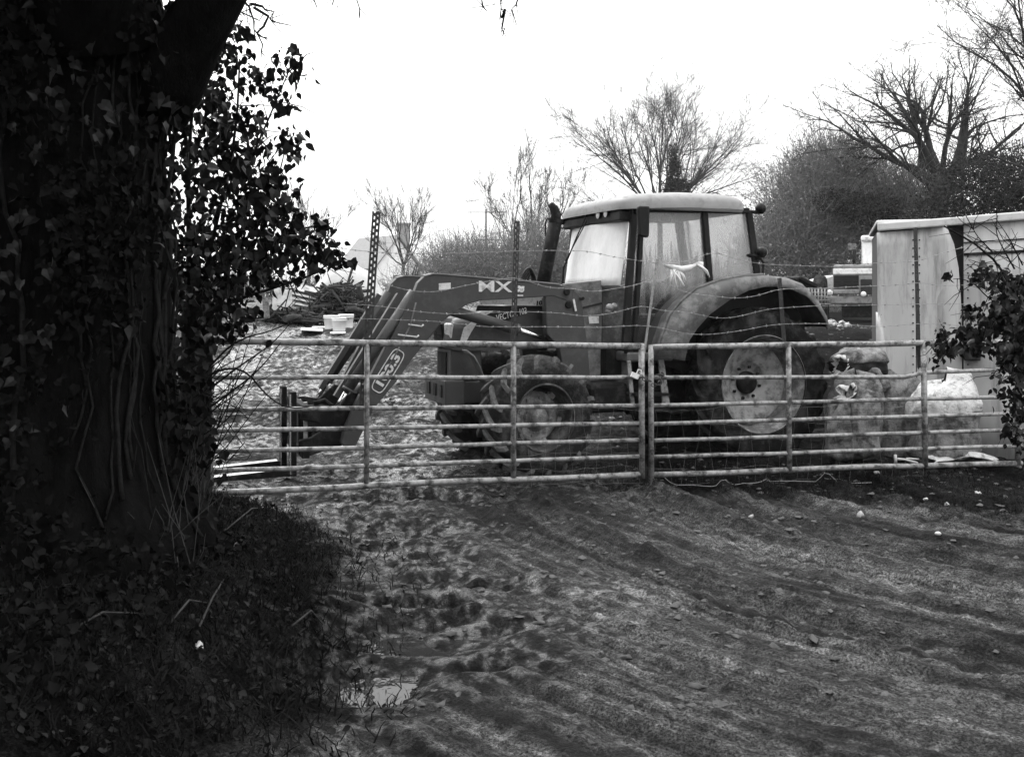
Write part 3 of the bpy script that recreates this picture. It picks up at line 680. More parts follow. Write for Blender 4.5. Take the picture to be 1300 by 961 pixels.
# bonnet (hood) : lofted along u
nose = TL(597, 415, .30); rear = TL(764, 357, .34)
uN, uR = nose.x, rear.x; zR = rear.z; zN = TL(590, 401, .26).z
zb = TL(764, 440, .36).z
def hood_sec(u, k=14):
    t = (u-uR)/(uN-uR)
    top = zR+(zN-zR)*(t**1.25); hw = .36-.06*t; bot = zb+(-.02)*t
    pts = []
    cr = .10
    pts.append((u, -hw, bot)); pts.append((u, -hw, top-cr-.03))
    for i in range(k+1):
        a = math.pi*(1-i/k)
        pts.append((u, (hw-cr)*(1 if math.cos(a) > 0 else -1)*(1 if abs(math.cos(a)) > .001 else 0)+cr*math.cos(a), top-cr-.02+cr*math.sin(a)+.02*(1-(abs(i/k-.5)*2)**2)))
    pts.append((u, hw, top-cr-.03)); pts.append((u, hw, bot))
    return pts
m = MB(); ut = TL(712, 370, .36).x
secs = [hood_sec(uR+(uN-uR)*i/16) for i in range(17)]
m.grid(secs)
# rounded nose
last = secs[-1]; cz = (zb+zN)/2
for sc, du in ((.985, .05), (.95, .11), (.88, .165), (.77, .21), (.62, .24)):
    secs.append([(uN+du-(.10*max(0, (p[2]-cz))/(zN-cz)*1.1), p[1]*sc, cz+(p[2]-cz)*(1-(1-sc)*.5)) for p in last])
m2 = secs[-6:]
m.grid(m2)
m.add(secs[-1], [tuple(range(len(secs[-1])))]); m.build('bonnet', M['paint'], T)
# bonnet top panel behind the loader (paler, dusty, sky highlight painted into its edge) and side panel
m = MB(); pts = [TL(*p, .372) for p in ((716, 362), (748, 357), (764, 359), (764, 398), (762, 487), (741, 487), (728, 440), (716, 432))]
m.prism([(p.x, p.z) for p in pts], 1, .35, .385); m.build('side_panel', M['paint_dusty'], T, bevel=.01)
m = MB(); a, b = TL(739, 391, .39), TL(764, 385, .39); m.bar(a, b, .012, .018); m.build('panel_seam', M['dark'], T)
def flat_poly(name, poly, v, mm, t=.004, par=None):
    pts = [TL(*p, v) for p in poly]
    return MB().prism([(p.x, p.z) for p in pts], 1, v, v+t).build(name, mm, par or T)
m = MB(); a, b = TL(716, 361.5, .36), TL(762, 357.5, .36); m.bar((a.x, .345, a.z+.0), (b.x, .345, b.z+.004), .08, .02); m.build('bonnet_edge', M['dust'], T, bevel=.006)  # pale edge colour carries a painted sky highlight
flat_poly('sticker', [(747, 402), (760, 401.5), (760, 410.5), (748, 411)], .388, M['decal'])
# front grille and headlights on the nose
un = uN+.222
m = MB()
def nose_pt(px, py, v): return TL(px, py, v)
gz0, gz1 = TL(575, 437, 0).z, TL(575, 404, 0).z
m.box((un-.004, -.01, cz-.01), (.05, .30, (zN-zb)*.60), (0, .12, 0)); m.build('grille', M['black'], T, bevel=.01)
m = MB()
for k in range(6): m.box((un+.024-.012*k/5, -.01, cz-.10+k*.035), (.012, .28, .008), (0, .12, 0))
m.build('grille_slat', M['engine'], T)
for sd in (1, -1):
    m = MB(); m.box((un-.035, sd*.205, cz+.01), (.05, .10, (zN-zb)*.5), (0, .12, sd*.55)); m.build('headlight', M['lamp' if sd < 0 else 'decal'], T, bevel=.02)
# lower nose: radiator surround with hollow
m = MB(); p0 = TL(562, 446, -.1); zt, zl = TL(575, 443, .1).z, TL(575, 479, .1).z
m.box((uN+.02, 0, (zt+zl)/2), (.32, .48, zt-zl)); m.build('nose_base', M['loader'], T, bevel=.015)
m = MB(); m.box((uN+.185, -.03, (zt+zl)/2-.005), (.02, .28, (zt-zl)*.8)); m.build('radiator_screen', M['engine'], T)
# bonnet decals
flat_poly('decal_stripe', [(609, 383.5), (612, 381.5), (660, 379.2), (705, 376.5), (698, 386), (690, 388.5), (612, 386.5)], .365, M['decal'], .003)
flat_poly('decal_band', [(604, 395), (606, 388), (698, 389), (700, 384), (707, 376.5), (708, 380), (700, 393), (650, 394)], .362, M['black'], .004)
flat_poly('decal_stripe', [(604, 399), (612, 395), (626, 395), (614, 402)], .362, M['decal'], .004)
flat_poly('decal_band', [(613, 402), (628, 395), (668, 393), (660, 401), (640, 409), (628, 408)], .360, M['black'], .004)
flat_poly('decal_stripe', [(589, 416), (600, 408), (606, 409), (598, 422), (590, 437), (583, 436)], .325, M['decal'], .004)
def text(name, body, size, mm, origin, xdir, zdir, par, ext=.003, bold=.0, shear=0, fit=None):
    cu = bpy.data.curves.new(name, 'FONT'); cu.body = body; cu.size = size; cu.extrude = ext; cu.offset = bold; cu.shear = shear
    cu.align_x = 'CENTER'; cu.align_y = 'CENTER'; cu.resolution_u = 3
    to = bpy.data.objects.new(name, cu); COL.objects.link(to)
    bpy.context.view_layer.update()
    me = bpy.data.meshes.new_from_object(to.evaluated_get(bpy.context.evaluated_depsgraph_get()))
    bpy.data.objects.remove(to); me.materials.clear(); me.materials.append(mm)
    o = bpy.data.objects.new(name, me); COL.objects.link(o); o.parent = par
    x = Vector(xdir).normalized(); z = Vector(zdir); z = (z-x*z.dot(x)).normalized(); n = x.cross(z)
    xs = [v_.co.x for v_ in me.vertices]; sx = fit/(max(xs)-min(xs)) if fit else 1
    o.matrix_local = Matrix.Translation(Vector(origin)) @ Matrix((x, z, n)).transposed().to_4x4() @ Matrix.Diagonal((sx, 1, 1, 1))
    return o
def text_px(name, body, a, b, v, hpx, mm, par=None, bold=0, shear=0, wfit=None):
    """text centred between two photo points on the plane y = v"""
    p, q = TL(*a, v), TL(*b, v); mid = (p+q)/2
    t = OY+v*l_[1]+mid.x*h_[1]
    xd = (q-p).normalized(); zd = Vector((-xd.z, 0, xd.x))
    if zd.z < 0 and abs(xd.z) < .7: zd = -zd
    zd = xd.cross(Vector((0, 1, 0))) if False else Vector((xd.z, 0, -xd.x)) if xd.x < 0 else Vector((-xd.z, 0, xd.x))
    return text(name, body, hpx/F*t*1.4, mm, mid, xd, zd, par or T, bold=bold, shear=shear, fit=(q-p).length)
text_px('lettering', 'VECTOR 102', (630, 404.5), (668, 394.5), .366, 8, M['decal'], shear=.2)
text_px('lettering', '102A', (680, 385.5), (697, 383.5), .371, 5.5, M['black'], bold=.002, shear=.2)
# cowl under the windscreen
m = MB(); cu0 = TL(764, 365, .34).x; cu1 = TL(795, 372, .62).x
zc = TL(780, 360, .5).z
sec = []
for i in range(9):
    t = i/8; u = cu0+(cu1-cu0-.05)*t; hw = .33+.24*t
    row = [(u, -hw, .75)]+[(u, hw*math.sin(R(-90+180*k/12))*1.0, zc-.16+.16*max(0, math.cos(R(-90+180*k/12)))**.6) for k in range(13)]+[(u, hw, .75)]
    sec.append(row)
m.grid(sec); m.add(sec[0], [tuple(range(len(sec[0])))]); m.build('cowl', M['paint_dusty'], T)
m = MB(); p = TL(775, 391, .62)
for dx, dz, r in ((0, 0, .045), (-.05, .012, .04), (.012, -.035, .035)):
    m.lathe([(0, r), (r*.7, r*.7), (r, 0), (r*.7, -r*.7), (0, -r)], (p.x+dx, p.y-.02, p.z+dz), 1, 10)
m.build('filter_bowl', M['roof'], T)
# ---- cab
vC = .72
def cp(px, py, v=vC): p = TL(px, py, v); return (p.x, p.z)
At, Ab = cp(805, 266), cp(793, 446); Bt, Bb = cp(893, 267), cp(901, 373); Dt, Db = cp(950, 268), cp(961, 352)
sill = [cp(879, 377), cp(860, 394), cp(845, 416), cp(836, 446)]
qb = [cp(915, 366), cp(936, 357)]
def cab_bar(path, w, d, v, m):
    for a, b in zip(path[:-1], path[1:]):
        m.bar((a[0], v, a[1]), (b[0], v, b[1]), d, w, up=(0, 1, 0))
for sd in (1, -1):
    v = sd*vC
    m = MB(); cab_bar([At, Ab], .06, .07, v, m); cab_bar([(At[0]-.085, At[1]), (Ab[0]-.095, Ab[1])], .05, .05, v+sd*.012, m); m.build('front_pillar', M['black'], T, bevel=.012)
    m = MB(); cab_bar([Bt, Bb], .075, .07, v, m); m.build('door_pillar', M['black'], T, bevel=.012)
    m = MB(); cab_bar([Dt, Db], .09, .08, v*.97, m); m.build('rear_pillar', M['black'], T, bevel=.012)
    m = MB(); cab_bar([At, Bt, Dt], .06, .06, v, m); m.build('roof_rail', M['black'], T, bevel=.01)
    m = MB(); cab_bar([Bb]+sill+[Ab], .045, .05, v, m); m.build('door_frame', M['black'], T, bevel=.008)
    m = MB(); cab_bar([Bb]+qb+[Db], .05, .05, v, m); m.build('window_frame', M['black'], T, bevel=.008)
    MB().prism([At, Bt, Bb]+sill+[Ab], 1, v-.003, v+.003).build('door_glass', M['glass' if sd > 0 else 'farglass'], T)
    MB().prism([Bt, Dt, Db]+qb[::-1]+[Bb], 1, v-.003, v+.003).build('side_window', M['glass' if sd > 0 else 'farglass'], T)
# windscreen: gently bowed sheet
m = MB(); rows = []
for i in range(9):
    t = i/8
    rows.append([(Ab[0]+(At[0]-Ab[0])*t+.03+.10*(1-(2*k/12-1)**2), -.68+1.36*k/12, zc-.02+(At[1]-.04-zc)*t) for k in range(13)])
m.grid(rows); m.build('windscreen', M['screen'], T, solid=.006)
m = MB(); rows = [[(Db[0]+(Dt[0]-Db[0])*i/4-.03, -.64+1.28*k/6, Db[1]+(Dt[1]-Db[1])*i/4) for k in range(7)] for i in range(5)]
m.grid(rows); m.build('rear_window', M['farglass'], T, solid=.006)
# roof
rf = TL(808, 264, .80).x+.18; rr = TL(953, 268, .80).x-.03; zb_ = TL(880, 266, .80).z; zt_ = TL(880, 247.5, .3).z
m = MB(); cu, hu, hv, hz = (rf+rr)/2, (rf-rr)/2, .82, zt_-zb_
rows = []; nph = 9; nth = 64
def se(a, n): c = math.cos(a); return math.copysign(abs(c)**(2/n), c)
for j in range(nph+1):
    ph = j/nph*math.pi/2; rows.append([(cu+hu*se(2*math.pi*k/nth, 7)*math.cos(ph)**(.45), hv*se(2*math.pi*k/nth-math.pi/2, 7)*math.cos(ph)**(.45) if j < nph else 0, zb_+.0+hz*(.08+.92*math.sin(ph)**.62) - (.035*max(0, se(2*math.pi*k/nth, 7)))) if j < nph else (cu, 0, zb_+hz) for k in range(nth+1)])
m.grid(rows)
base = [(p[0], p[1], zb_-.0) for p in rows[0][:-1]]
m.grid([[(p[0], p[1], p[2]) for p in rows[0]], [(cu+(p[0]-cu)*.985, p[1]*.985, zb_-.012) for p in rows[0]]])
m.add([(cu+(p[0]-cu)*.985, p[1]*.985, zb_-.012) for p in rows[0][:-1]], [tuple(range(nth))]); m.build('cab_roof', M['roof'], T)
# visor and lamps
m = MB(); uv = At[0]+.06
m.box((uv+.02, 0, zb_-.075), (.14, 1.42, .11)); m.build('visor', M['black'], T, bevel=.02)
def lamp(c, r, par, nm='work_light', ax=0, dr=1, mm=None):
    m = MB(); m.lathe([(0, .0), (r*.7, .0), (r, -.02*dr), (r*.95, -.06*dr), (r*.4, -.09*dr), (0, -.1*dr)], c, ax, 20); o = m.build(nm, M['black'], par)
    m = MB(); m.lathe([(0, .012*dr), (r*.5, .010*dr), (r*.86, .001*dr)], c, ax, 20); m.build('lens', mm or M['lamp'], o)
    return o
for (px, py, v, r) in ((775.5, 273, .24, .052), (787, 271.5, .42, .048), (727, 280, -.70, .055)):
    p = TL(px, py, v); lamp((uv+.11, v, p.z), r, T)
# wipers
m = MB()
w0, w1 = TL(757, 268, -.1), TL(730, 333, -.30)
us = lambda z: Ab[0]+(At[0]-Ab[0])*((z-zc)/(At[1]-zc))+.15
m.tube([(us(w0.z)+.02, .02, w0.z), (us((w0.z+w1.z)/2)+.03, -.18, (w0.z+w1.z)/2), (us(w1.z)+.01, -.42, w1.z)], .008, 6)
m.tube([(us(w0.z-.15)+.01, -.02, w0.z-.12), (us(w1.z)+.0, -.46, w1.z+.02)], .006, 6)
m.build('wiper', M['black'], T)
# mirrors
p = TL(816, 282, .98); m = MB(); hgt = .155
m.prism([(p.x-.07, p.z+hgt), (p.x+.05, p.z+hgt), (p.x+.06, p.z+hgt-.03), (p.x+.045, p.z-hgt+.02), (p.x-.05, p.z-hgt), (p.x-.065, p.z-hgt+.03)], 1, .95, 1.0)
o = m.build('mirror', M['black'], T, bevel=.015)
m = MB(); m.tube([(At[0], .74, p.z+.10), (At[0]+.03, .88, p.z+.14), (p.x, .97, p.z+.12)], .014, 8); m.build('mirror_arm', M['black'], o)
m = MB(); pts = [TL(695, 277.5, -.80), TL(727, 277.5, -.80)]; m.tube([(At[0], -.72, pts[1].z-.08), pts[1]+Vector((0, 0, -.0)), pts[0], TL(692.5, 282, -.80), TL(692.5, 300, -.80)], .010, 6); m.tube([TL(710, 290, -.8), TL(728, 290, -.8)], .009, 6)
m.tube([TL(710, 278, -.8), TL(710, 290, -.8)], .009, 6); m.build('mirror_arm', M['black'], T)
# grab rails
m = MB(); m.tube([TL(725, 333, -.72), TL(718, 334, -.74), TL(715.5, 340, -.74), TL(714.5, 356, -.74), TL(714, 372, -.72)], .012, 8); m.build('grab_rail', M['black'], T)
m = MB(); m.tube([TL(959, 329, .74), TL(966, 329, .76), TL(969.5, 334, .76), TL(968, 347, .76), TL(962, 350, .74)], .014, 8); m.build('grab_rail', M['black'], T)
# rear lamps on stalks
for (px, py, ax_) in ((967.5, 265, 0), (969, 320.5, 0)):
    p = TL(px, py, .78); lamp((p.x-.02, .78, p.z), .058, T, 'rear_lamp', 0, -1)
    m = MB(); m.tube([(Dt[0]+.02, .70, p.z-.03), (p.x+.02, .78, p.z-.04)], .02, 8); m.build('lamp_stalk', M['black'], T)
# interior: seat, steering column, console
m = MB(); m.box((.62, 0, 1.42), (.5, .5, .14)); m.box((.36, 0, 1.72), (.14, .48, .60), (0, -.15, 0)); m.build('seat', M['black'], T, bevel=.05)
m = MB(); m.tube([(1.45, 0, 1.1), (1.22, 0, 1.66)], .05, 10)
ring = [(1.2+.09*math.sin(t*math.pi/12)*0-.0+.13*math.cos(t*math.pi/12), .2*math.sin(t*math.pi/12), 1.68+.12*math.cos(t*math.pi/12)) for t in range(25)]
m.tube(ring, .014, 6); m.build('steering_wheel', M['black'], T)
m = MB(); m.box((.7, -.48, 1.35), (.9, .2, .5)); m.box((.15, 0, 1.30), (.3, 1.05, .4)); m.box((1.0, 0, 1.06), (.9, 1.3, .08)); m.build('cab_floor', M['black'], T, bevel=.02)
# ---- rear mudguards: arched sheet with a deep outer lip
outer = [(838,452),(845,430),(855,402),(870,384),(889,368),(920,357),(950,351.5),(975,350.5),(1000,353.5),(1020,361),(1037,378),(1049,400),(1053,415)]
inner = [(869,458),(875,432),(885,417),(901,399),(926,381),(950,369),(972,364),(990,364),(1008,369),(1025,377),(1038,391),(1048,407),(1050,418)]
po = [TL(*p, .97) for p in outer]; pi = [TL(*p, .985) for p in inner]
for sd in (1, -1):
    m = MB()
    ro = [(p.x, sd*.94, p.z+.0) for p in po]; ri = [(p.x, sd*.985, p.z) for p in pi]
    mid = [((a.x+b.x)/2+(a.x-b.x)*.25, sd*.975, (a.z+b.z)/2+(a.z-b.z)*.25) for a, b in zip(po, pi)]
    inn = [(p.x*.985, sd*.55, .77+(p.z-.77)*.985+.0) for p in po]
    m.grid([inn, ro, mid, ri])
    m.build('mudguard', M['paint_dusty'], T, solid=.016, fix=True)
    m = MB(); bead = [(p.x+.015, sd*.90, p.z+.012) for p in po[:8]]; m.tube(bead, .018, 8); m.build('mudguard_bead', M['paint_dusty'], T)
    m = MB(); g2 = [(p.x, sd*.56, p.z-.01) for p in po]; low = [(p.x*.6, sd*.56, .9) for p in po]
    m.grid([g2, low], False); m.build('inner_guard', M['black'], T, solid=.01)
p = TL(1018, 357, .75); m = MB(); m.box((p.x, .72, p.z-.01), (.25, .3, .05), (0, -.35, 0)); m.build('rear_light', M['black'], T, bevel=.015)
# ---- steps and tank
vs_ = .82
for a, b in (((798, 458), (803, 513)), ((838, 457), (843, 515)), ((840, 457), (848, 516))): MB().bar(TL(*a, vs_), TL(*b, vs_), .04, .02, up=(0, 1, 0)).build('step_side', M['galv'], T)
for y in (478, 500, 520):
    a, b = TL(801, y, vs_), TL(845, y, vs_); MB().bar(a, b, .2, .025).build('step_tread', M['engine'], T)
a, b = TL(748, 487, .70), TL(798, 522, .70)
m = MB(); m.box(((a.x+b.x)/2, .52, (a.z+b.z)/2), (abs(a.x-b.x), .40, abs(a.z-b.z))); m.build('fuel_tank', M['engine'], T, bevel=.05)
m = MB(); a, b = TL(800, 447, .74), TL(850, 458, .74); m.box(((a.x+b.x)/2, .6, (a.z+b.z)/2), (abs(a.x-b.x)+.08, .3, abs(a.z-b.z))); m.build('cab_sill', M['paint_dusty'], T, bevel=.02)
m = MB(); a, b = TL(766, 440, .45), TL(800, 480, .45); m.box(((a.x+b.x)/2, .36, (a.z+b.z)/2), (abs(a.x-b.x), .3, abs(a.z-b.z))); m.build('battery_box', M['engine'], T, bevel=.02)
# front mudguard strip over the near front wheel (flat curved blade)
m = MB(); arc = [TL(*p, .5) for p in ((592, 445), (601, 452), (609, 466), (616, 486))]
m.grid([[(p.x, .36, p.z) for p in arc], [(p.x, .52, p.z) for p in arc]]); m.build('front_blade', M['paint_dusty'], T, solid=.012)
# exhaust
m = MB(); e0, e1 = TL(689, 362, -.42), TL(705.5, 281, -.42); m.tube([e0, e0+(e1-e0)*.5, e1], .073, 18)
o = m.build('exhaust', M['engine'], T)
m = MB(); m.tube([e1-Vector((0, 0, .01)), TL(706, 272, -.42), TL(703.5, 265, -.42), TL(698.5, 259, -.42)], [.058, .056, .05, .03], 14); m.build('exhaust_tip', M['engine'], o)
m = MB(); m.lathe([(.079, -.02), (.079, .02)], e1, 2, 18); m.build('clamp', M['engine'], o)
# hydraulic hose loops over the bonnet
m = MB()
for k in range(4):
    a, b = TL(660+k*2.5, 361, .30-.05*k), TL(681-k*1.6, 361, .2-.05*k); t0 = TL(671+k, 341+k*2.2, .25-.05*k)
    pts = []
    for i in range(13):
        s = i/12; pts.append(a*(1-s)**2+(t0*2-(a+b)/2)*2*s*(1-s)+b*s**2)
    m.tube(pts, .013, 8)
m.build('hydraulic_hose', M['black'], T)
# ---- loader
vL = .52
tower = [(690, 378), (706, 363), (726, 366), (736, 378), (744, 440), (748, 487), (716, 487), (708, 442), (692, 424)]
for sd in (1, -1):
    pts = [TL(*p, vL) for p in tower]
    MB().prism([(p.x, p.z) for p in pts], 1, sd*vL-.06, sd*vL+.045).build('loader_tower', M['loader'], T, bevel=.012)
for sd in (1, -1):
    for (px, py, r, L) in ((719, 387, .035, .07), (716, 371, .03, .09), (735, 379, .018, .1)):
        p = TL(px, py, vL); MB().disc((p.x, p.z), r, 1, (sd*(vL+.04), sd*(vL+L))).build('pivot_pin', M['engine'], T, bevel=.005)
m = MB(); m.bar(TL(728, 380, vL+.07), TL(731, 395, vL+.07), .02, .012, up=(0, 1, 0)); m.build('latch_lever', M['decal'], T)
# far arm first shares the outline (offset in v)
arm = [(728, 367), (708, 361.5), (680, 358.5), (640, 355.5), (600, 352), (565, 349), (548, 348.2), (537, 351), (529, 359), (526, 367), (520, 380), (501, 418), (478, 460), (462, 490), (452, 508),
       (436, 545), (432, 562), (440, 570), (450, 566), (474, 517), (501, 485), (522, 455), (545, 427), (560, 408), (573, 398), (592, 386), (610, 381.5), (660, 379), (700, 376), (722, 384)]
ap = [TL(*p, vL) for p in arm]
arms = []
for sd in (1, -1):
    m = MB(); m.prism([(p.x, p.z) for p in ap], 1, sd*vL-.05, sd*vL+.05)
    o = m.build('loader_arm', M['loader'], T, bevel=.01); arms.append(o)
    # flange along the top edge
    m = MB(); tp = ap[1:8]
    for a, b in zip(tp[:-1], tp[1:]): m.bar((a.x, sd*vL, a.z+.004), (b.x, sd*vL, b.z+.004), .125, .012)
    m.build('top_flange', M['dust'], o)  # brightness of the sky on the beam top put into the flange colour
n_ = arms[0]; fv = vL+.0505
m = MB()
a, b = TL(532, 372, vL), TL(560, 352, vL)
def apoly(nm, poly, mm, t=.004):
    pts = [TL(*p, fv) for p in poly]; return MB().prism([(p.x, p.z) for p in pts], 1, fv, fv+t).build(nm, mm, n_)
apoly('sticker', [(557, 360), (572, 359), (572, 367), (557, 368.5)], M['decal'])
apoly('decal_underline', [(656, 374.2), (664, 374.4), (664, 376.4), (656, 376)], M['decal'])
text_px('lettering', 'MX', (606.5, 364.3), (649, 364.9), fv+.003, 13.6, M['decal'], n_, bold=.0028)
text_px('lettering', '≈', (655.5, 366.5), (665.5, 367), fv+.003, 11, M['decal'], n_, bold=.008)
for (a, b) in (((518, 412), (535, 414.5)), ((505, 425), (529, 428)), ):
    pts = [TL(*a, fv), TL(*b, fv), TL(b[0]+2.5, b[1]-2.5, fv)]
    MB().tube([p+Vector((0, .004, 0)) for p in pts], .009, 6).build('hose_bracket', M['decal'], n_)
pts = [TL(*p, fv+.004) for p in ((520, 415), (501, 452), (488, 476))]
MB().tube([TL(528, 384, fv+.004)]+pts, .008, 6).build('pipe', M['paint_dusty'], n_)
# 100.3 badge: rounded outline and figures
ax0, ax1 = Vector(TL(479, 493, fv)), Vector(TL(506, 449, fv))
d = (ax1-ax0); Lb = d.length; d.normalize(); pr = Vector((-d.z, 0, d.x)); pr = pr if pr.z > 0 else -pr
hwb = .062; ring = []
for k in range(33):
    a = 2*math.pi*k/32; c_, s_ = math.cos(a), math.sin(a)
    X = math.copysign(abs(c_)**.35, c_)*(Lb/2+.03); Yb = math.copysign(abs(s_)**.5, s_)*hwb
    ring.append((ax0+ax1)/2+d*X+pr*Yb+Vector((0, .003, 0)))
MB().tube(ring, .0055, 5, cap=False).build('badge_outline', M['decal'], n_)
text_px('lettering', '100.3', (481, 490), (504.5, 452), fv+.003, 10.5, M['decal'], n_, bold=.004)
# lift cylinders under the beam
for sd in (1, -1):
    v = sd*(vL+.0)
    m = MB(); a, b, c = TL(572, 394, vL), TL(655, 418, vL), TL(690, 429, vL)
    dv = Vector((0, v-vL+ sd*-.0, 0))
    m.tube([a+dv, b+dv], .052, 16); m.tube([b+dv, b+dv+(c-b)*.08], .058, 16)
    o = m.build('lift_cylinder', M['loader'], T)
    m = MB(); m.tube([b+dv, c+dv], .025, 12); m.build('rod', M['chrome'], o)
# tilt cylinders and levelling rods on top of the drop arms
def dshift(p, sd): return Vector((p.x, p.y*sd if True else p.y, p.z))
for sd in (1, -1):
    v = vL
    a, b, c = TL(526, 371, v), TL(443, 493, v), TL(428, 519, v)
    f = lambda p: Vector((p.x, sd*(v-.02), p.z))
    m = MB(); m.tube([f(a), f(b)], .050, 16); m.tube([f(b), f(b+(c-b)*.12)], .056, 16); o = m.build('tilt_cylinder', M['loader'], T)
    MB().tube([f(b), f(c)], .026, 12).build('rod', M['chrome'], o)
    m = MB(); a2, c2 = TL(513, 374, v), TL(432, 505, v)
    f2 = lambda p: Vector((p.x+.02, sd*(v-.11), p.z)); m.bar(f2(a2), f2(c2), .05, .07, up=(0, 1, 0)); m.build('levelling_rod', M['loader'], T)
m = MB(); a = TL(462, 500, 0); 
m.tube([(ap[14].x-.1, -vL, ap[14].z+.06), (ap[14].x-.1, vL, ap[14].z+.06)], .07, 16); m.build('cross_tube', M['loader'], T)
pl = [TL(*p, .2) for p in ((447, 492), (458, 499), (447, 518), (434, 516))]
MB().prism([(p.x, p.z) for p in pl], 1, .12, .3).build('guard_plate', M['rim'], T, bevel=.005)
# quick hitch and fork carriage
hu0 = TL(380, 540, .3).x; zt0 = TL(378, 512, .3).z; zb0 = TL(378, 578, .3).z
for sd in (1, -1):
    pts = [TL(*p, .45) for p in ((462, 500), (447, 498), (425, 517), (404, 514), (386, 516), (382, 534), (402, 536), (412, 545), (396, 556), (380, 560), (380, 577), (392, 580), (410, 574), (435, 566), (450, 545))]
    m = MB(); m.prism([(p.x, p.z) for p in pts], 1, sd*.40-.03, sd*.40+.03); m.build('hitch_plate', M['engine'], T, bevel=.01)
m = MB(); uc = TL(383, 540, .3).x
for zz in (zt0-.04, zb0+.05): m.box((uc, 0, zz), (.07, 1.1, .09))
m.box((uc+.0, 0, (zt0+zb0)/2), (.05, .5, zt0-zb0)); m.build('carriage', M['engine'], T, bevel=.01)
m = MB(); m.tube([(uc-.15, -.4, zt0-.12), (uc-.15, .4, zt0-.12)], .035, 12); m.tube([(uc-.22, -.4, zb0+.08), (uc-.22, .4, zb0+.08)], .035, 12)
m.tube([TL(398, 512, .42), TL(412, 508, .42), TL(428, 520, .42)], .02, 8); m.build('hitch_bar', M['engine'], T)
m = MB(); m.box((uc-.03, .33, (zt0+zb0)/2), (.03, .04, (zt0-zb0)*1.05)); m.box((uc-.035, -.05, (zt0+zb0)/2), (.03, .04, (zt0-zb0)*1.0)); m.build('carriage_strip', M['galv'], T)
for v, pxs, yt, yb, ye in ((.40, 371.5, 497, 603, 606.5), (-.30, 359.5, 490, 592, 596.5)):
    p0 = TL(pxs, yt, v); p1 = TL(pxs, yb, v)
    m = MB(); m.box((p0.x, v, (p0.z+p1.z)/2), (.055, .13, p0.z-p1.z))
    zt1 = p1.z+.03; Lf = 1.25
    vs = [(p0.x+.03, v-.065, zt1-.03), (p0.x+.03, v+.065, zt1-.03), (p0.x+.03, v+.065, zt1+.035), (p0.x+.03, v-.065, zt1+.035),
          (p0.x+Lf, v-.05, zt1-.03-.02), (p0.x+Lf, v+.05, zt1-.03-.02), (p0.x+Lf, v+.05, zt1-.012-.02), (p0.x+Lf, v-.05, zt1-.012-.02)]
    m.add(vs, [(0, 1, 2, 3), (4, 7, 6, 5), (0, 4, 5, 1), (1, 5, 6, 2), (2, 6, 7, 3), (3, 7, 4, 0)])
    o = m.build('fork_tine', M['engine'], T, bevel=.006)
    m = MB(); m.box((p0.x+.03, v+.07, (p0.z+p1.z)/2), (.012, .012, (p0.z-p1.z)*.95)); m.add([(p0.x+.06, v-.055, zt1+.037), (p0.x+.06, v+.055, zt1+.037), (p0.x+Lf-.02, v+.045, zt1-.029), (p0.x+Lf-.02, v-.045, zt1-.029)], [(0, 1, 2, 3)])
    m.build('worn_face', M['chrome'], o)

# ------------------------------------------------------------------ pale box body at the right (old trailer / van body) with loose panels
c0 = P(1112, 560, 10.75); c1 = P(1560, 560, 9.75)
ex = Vector((c1.x-c0.x, c1.y-c0.y, 0)); LX = ex.length; ang = math.atan2(ex.y, ex.x)
TR = empty('box_body', (c0.x, c0.y, gz(c0.x, c0.y)-.02), ang, 'derelict pale box body of a lorry with loose side panels, right of the tractor', 'lorry body')
def TRp(px, py, off=0):
    """photo point on the face plane -> local (x, z)"""
    d = (px-650)/F; a = Vector((c0.x, c0.y))+Vector((math.sin(ang), -math.cos(ang)))*off
    e = ex.xy.normalized(); t = (d*a.y-a.x)/(e.x-d*e.y); Y = a.y+t*e.y
    return (t, CH-(py-HZ)/F*Y-TR.location.z)
ztop = TRp(1112, 286)[1]
D = 2.3
m = MB(); m.box((LX/2+.02, D/2+.06, ztop/2), (LX-.04, D, ztop-.06)); m.build('inner_shell', M['dark'], TR)
m = MB()
tl, tr = TRp(1114, 288), TRp(1500, 254)
for (a, b) in ((TRp(1114, 289), TRp(1222, 281)), (TRp(1222, 280.5), TRp(1545, 256))): m.bar((a[0], -.03, a[1]), (b[0], -.03, b[1]), .12, .085)
m.build('top_trim', M['panel_trim'], TR, bevel=.015)
m = MB(); m.box((LX/2, D/2+.03, ztop+.03), (LX, D+.02, .05), (0, -.0, 0)); m.build('roof', M['panel_trim'], TR, bevel=.02)
def warped(nm, corners, off, nx=10, nz=16, bow=lambda s, t: 0, mm='panel'):
    """corners: bl, br, tr, tl photo points; s across, t up"""
    bl, br, tr_, tl_ = [TRp(*c) for c in corners]
    rows = []
    for j in range(nz+1):
        t = j/nz; row = []
        for i in range(nx+1):
            s = i/nx
            x = (bl[0]*(1-s)+br[0]*s)*(1-t)+(tl_[0]*(1-s)+tr_[0]*s)*t; z = (bl[1]*(1-s)+br[1]*s)*(1-t)+(tl_[1]*(1-s)+tr_[1]*s)*t
            row.append((x, off-bow(s, t), z))
        rows.append(row)
    return MB().grid(rows).build(nm, M[mm], TR, solid=.012)
warped('panel', [(1117, 580), (1163, 580), (1162, 292), (1113, 296)], -.01, bow=lambda s, t: .10*max(0, 1-s*2.2)**2*math.exp(-((t-.42)/.22)**2)+.03*math.sin(t*9)*(1-s)+.05*(1-s)*max(0, t-.85)*4)
warped('panel', [(1163.5, 580), (1222, 580), (1200, 287), (1164, 291)], -.012, nx=12, bow=lambda s, t: .05*max(0, s-.5)*2*max(0, t-.45)*2.2)
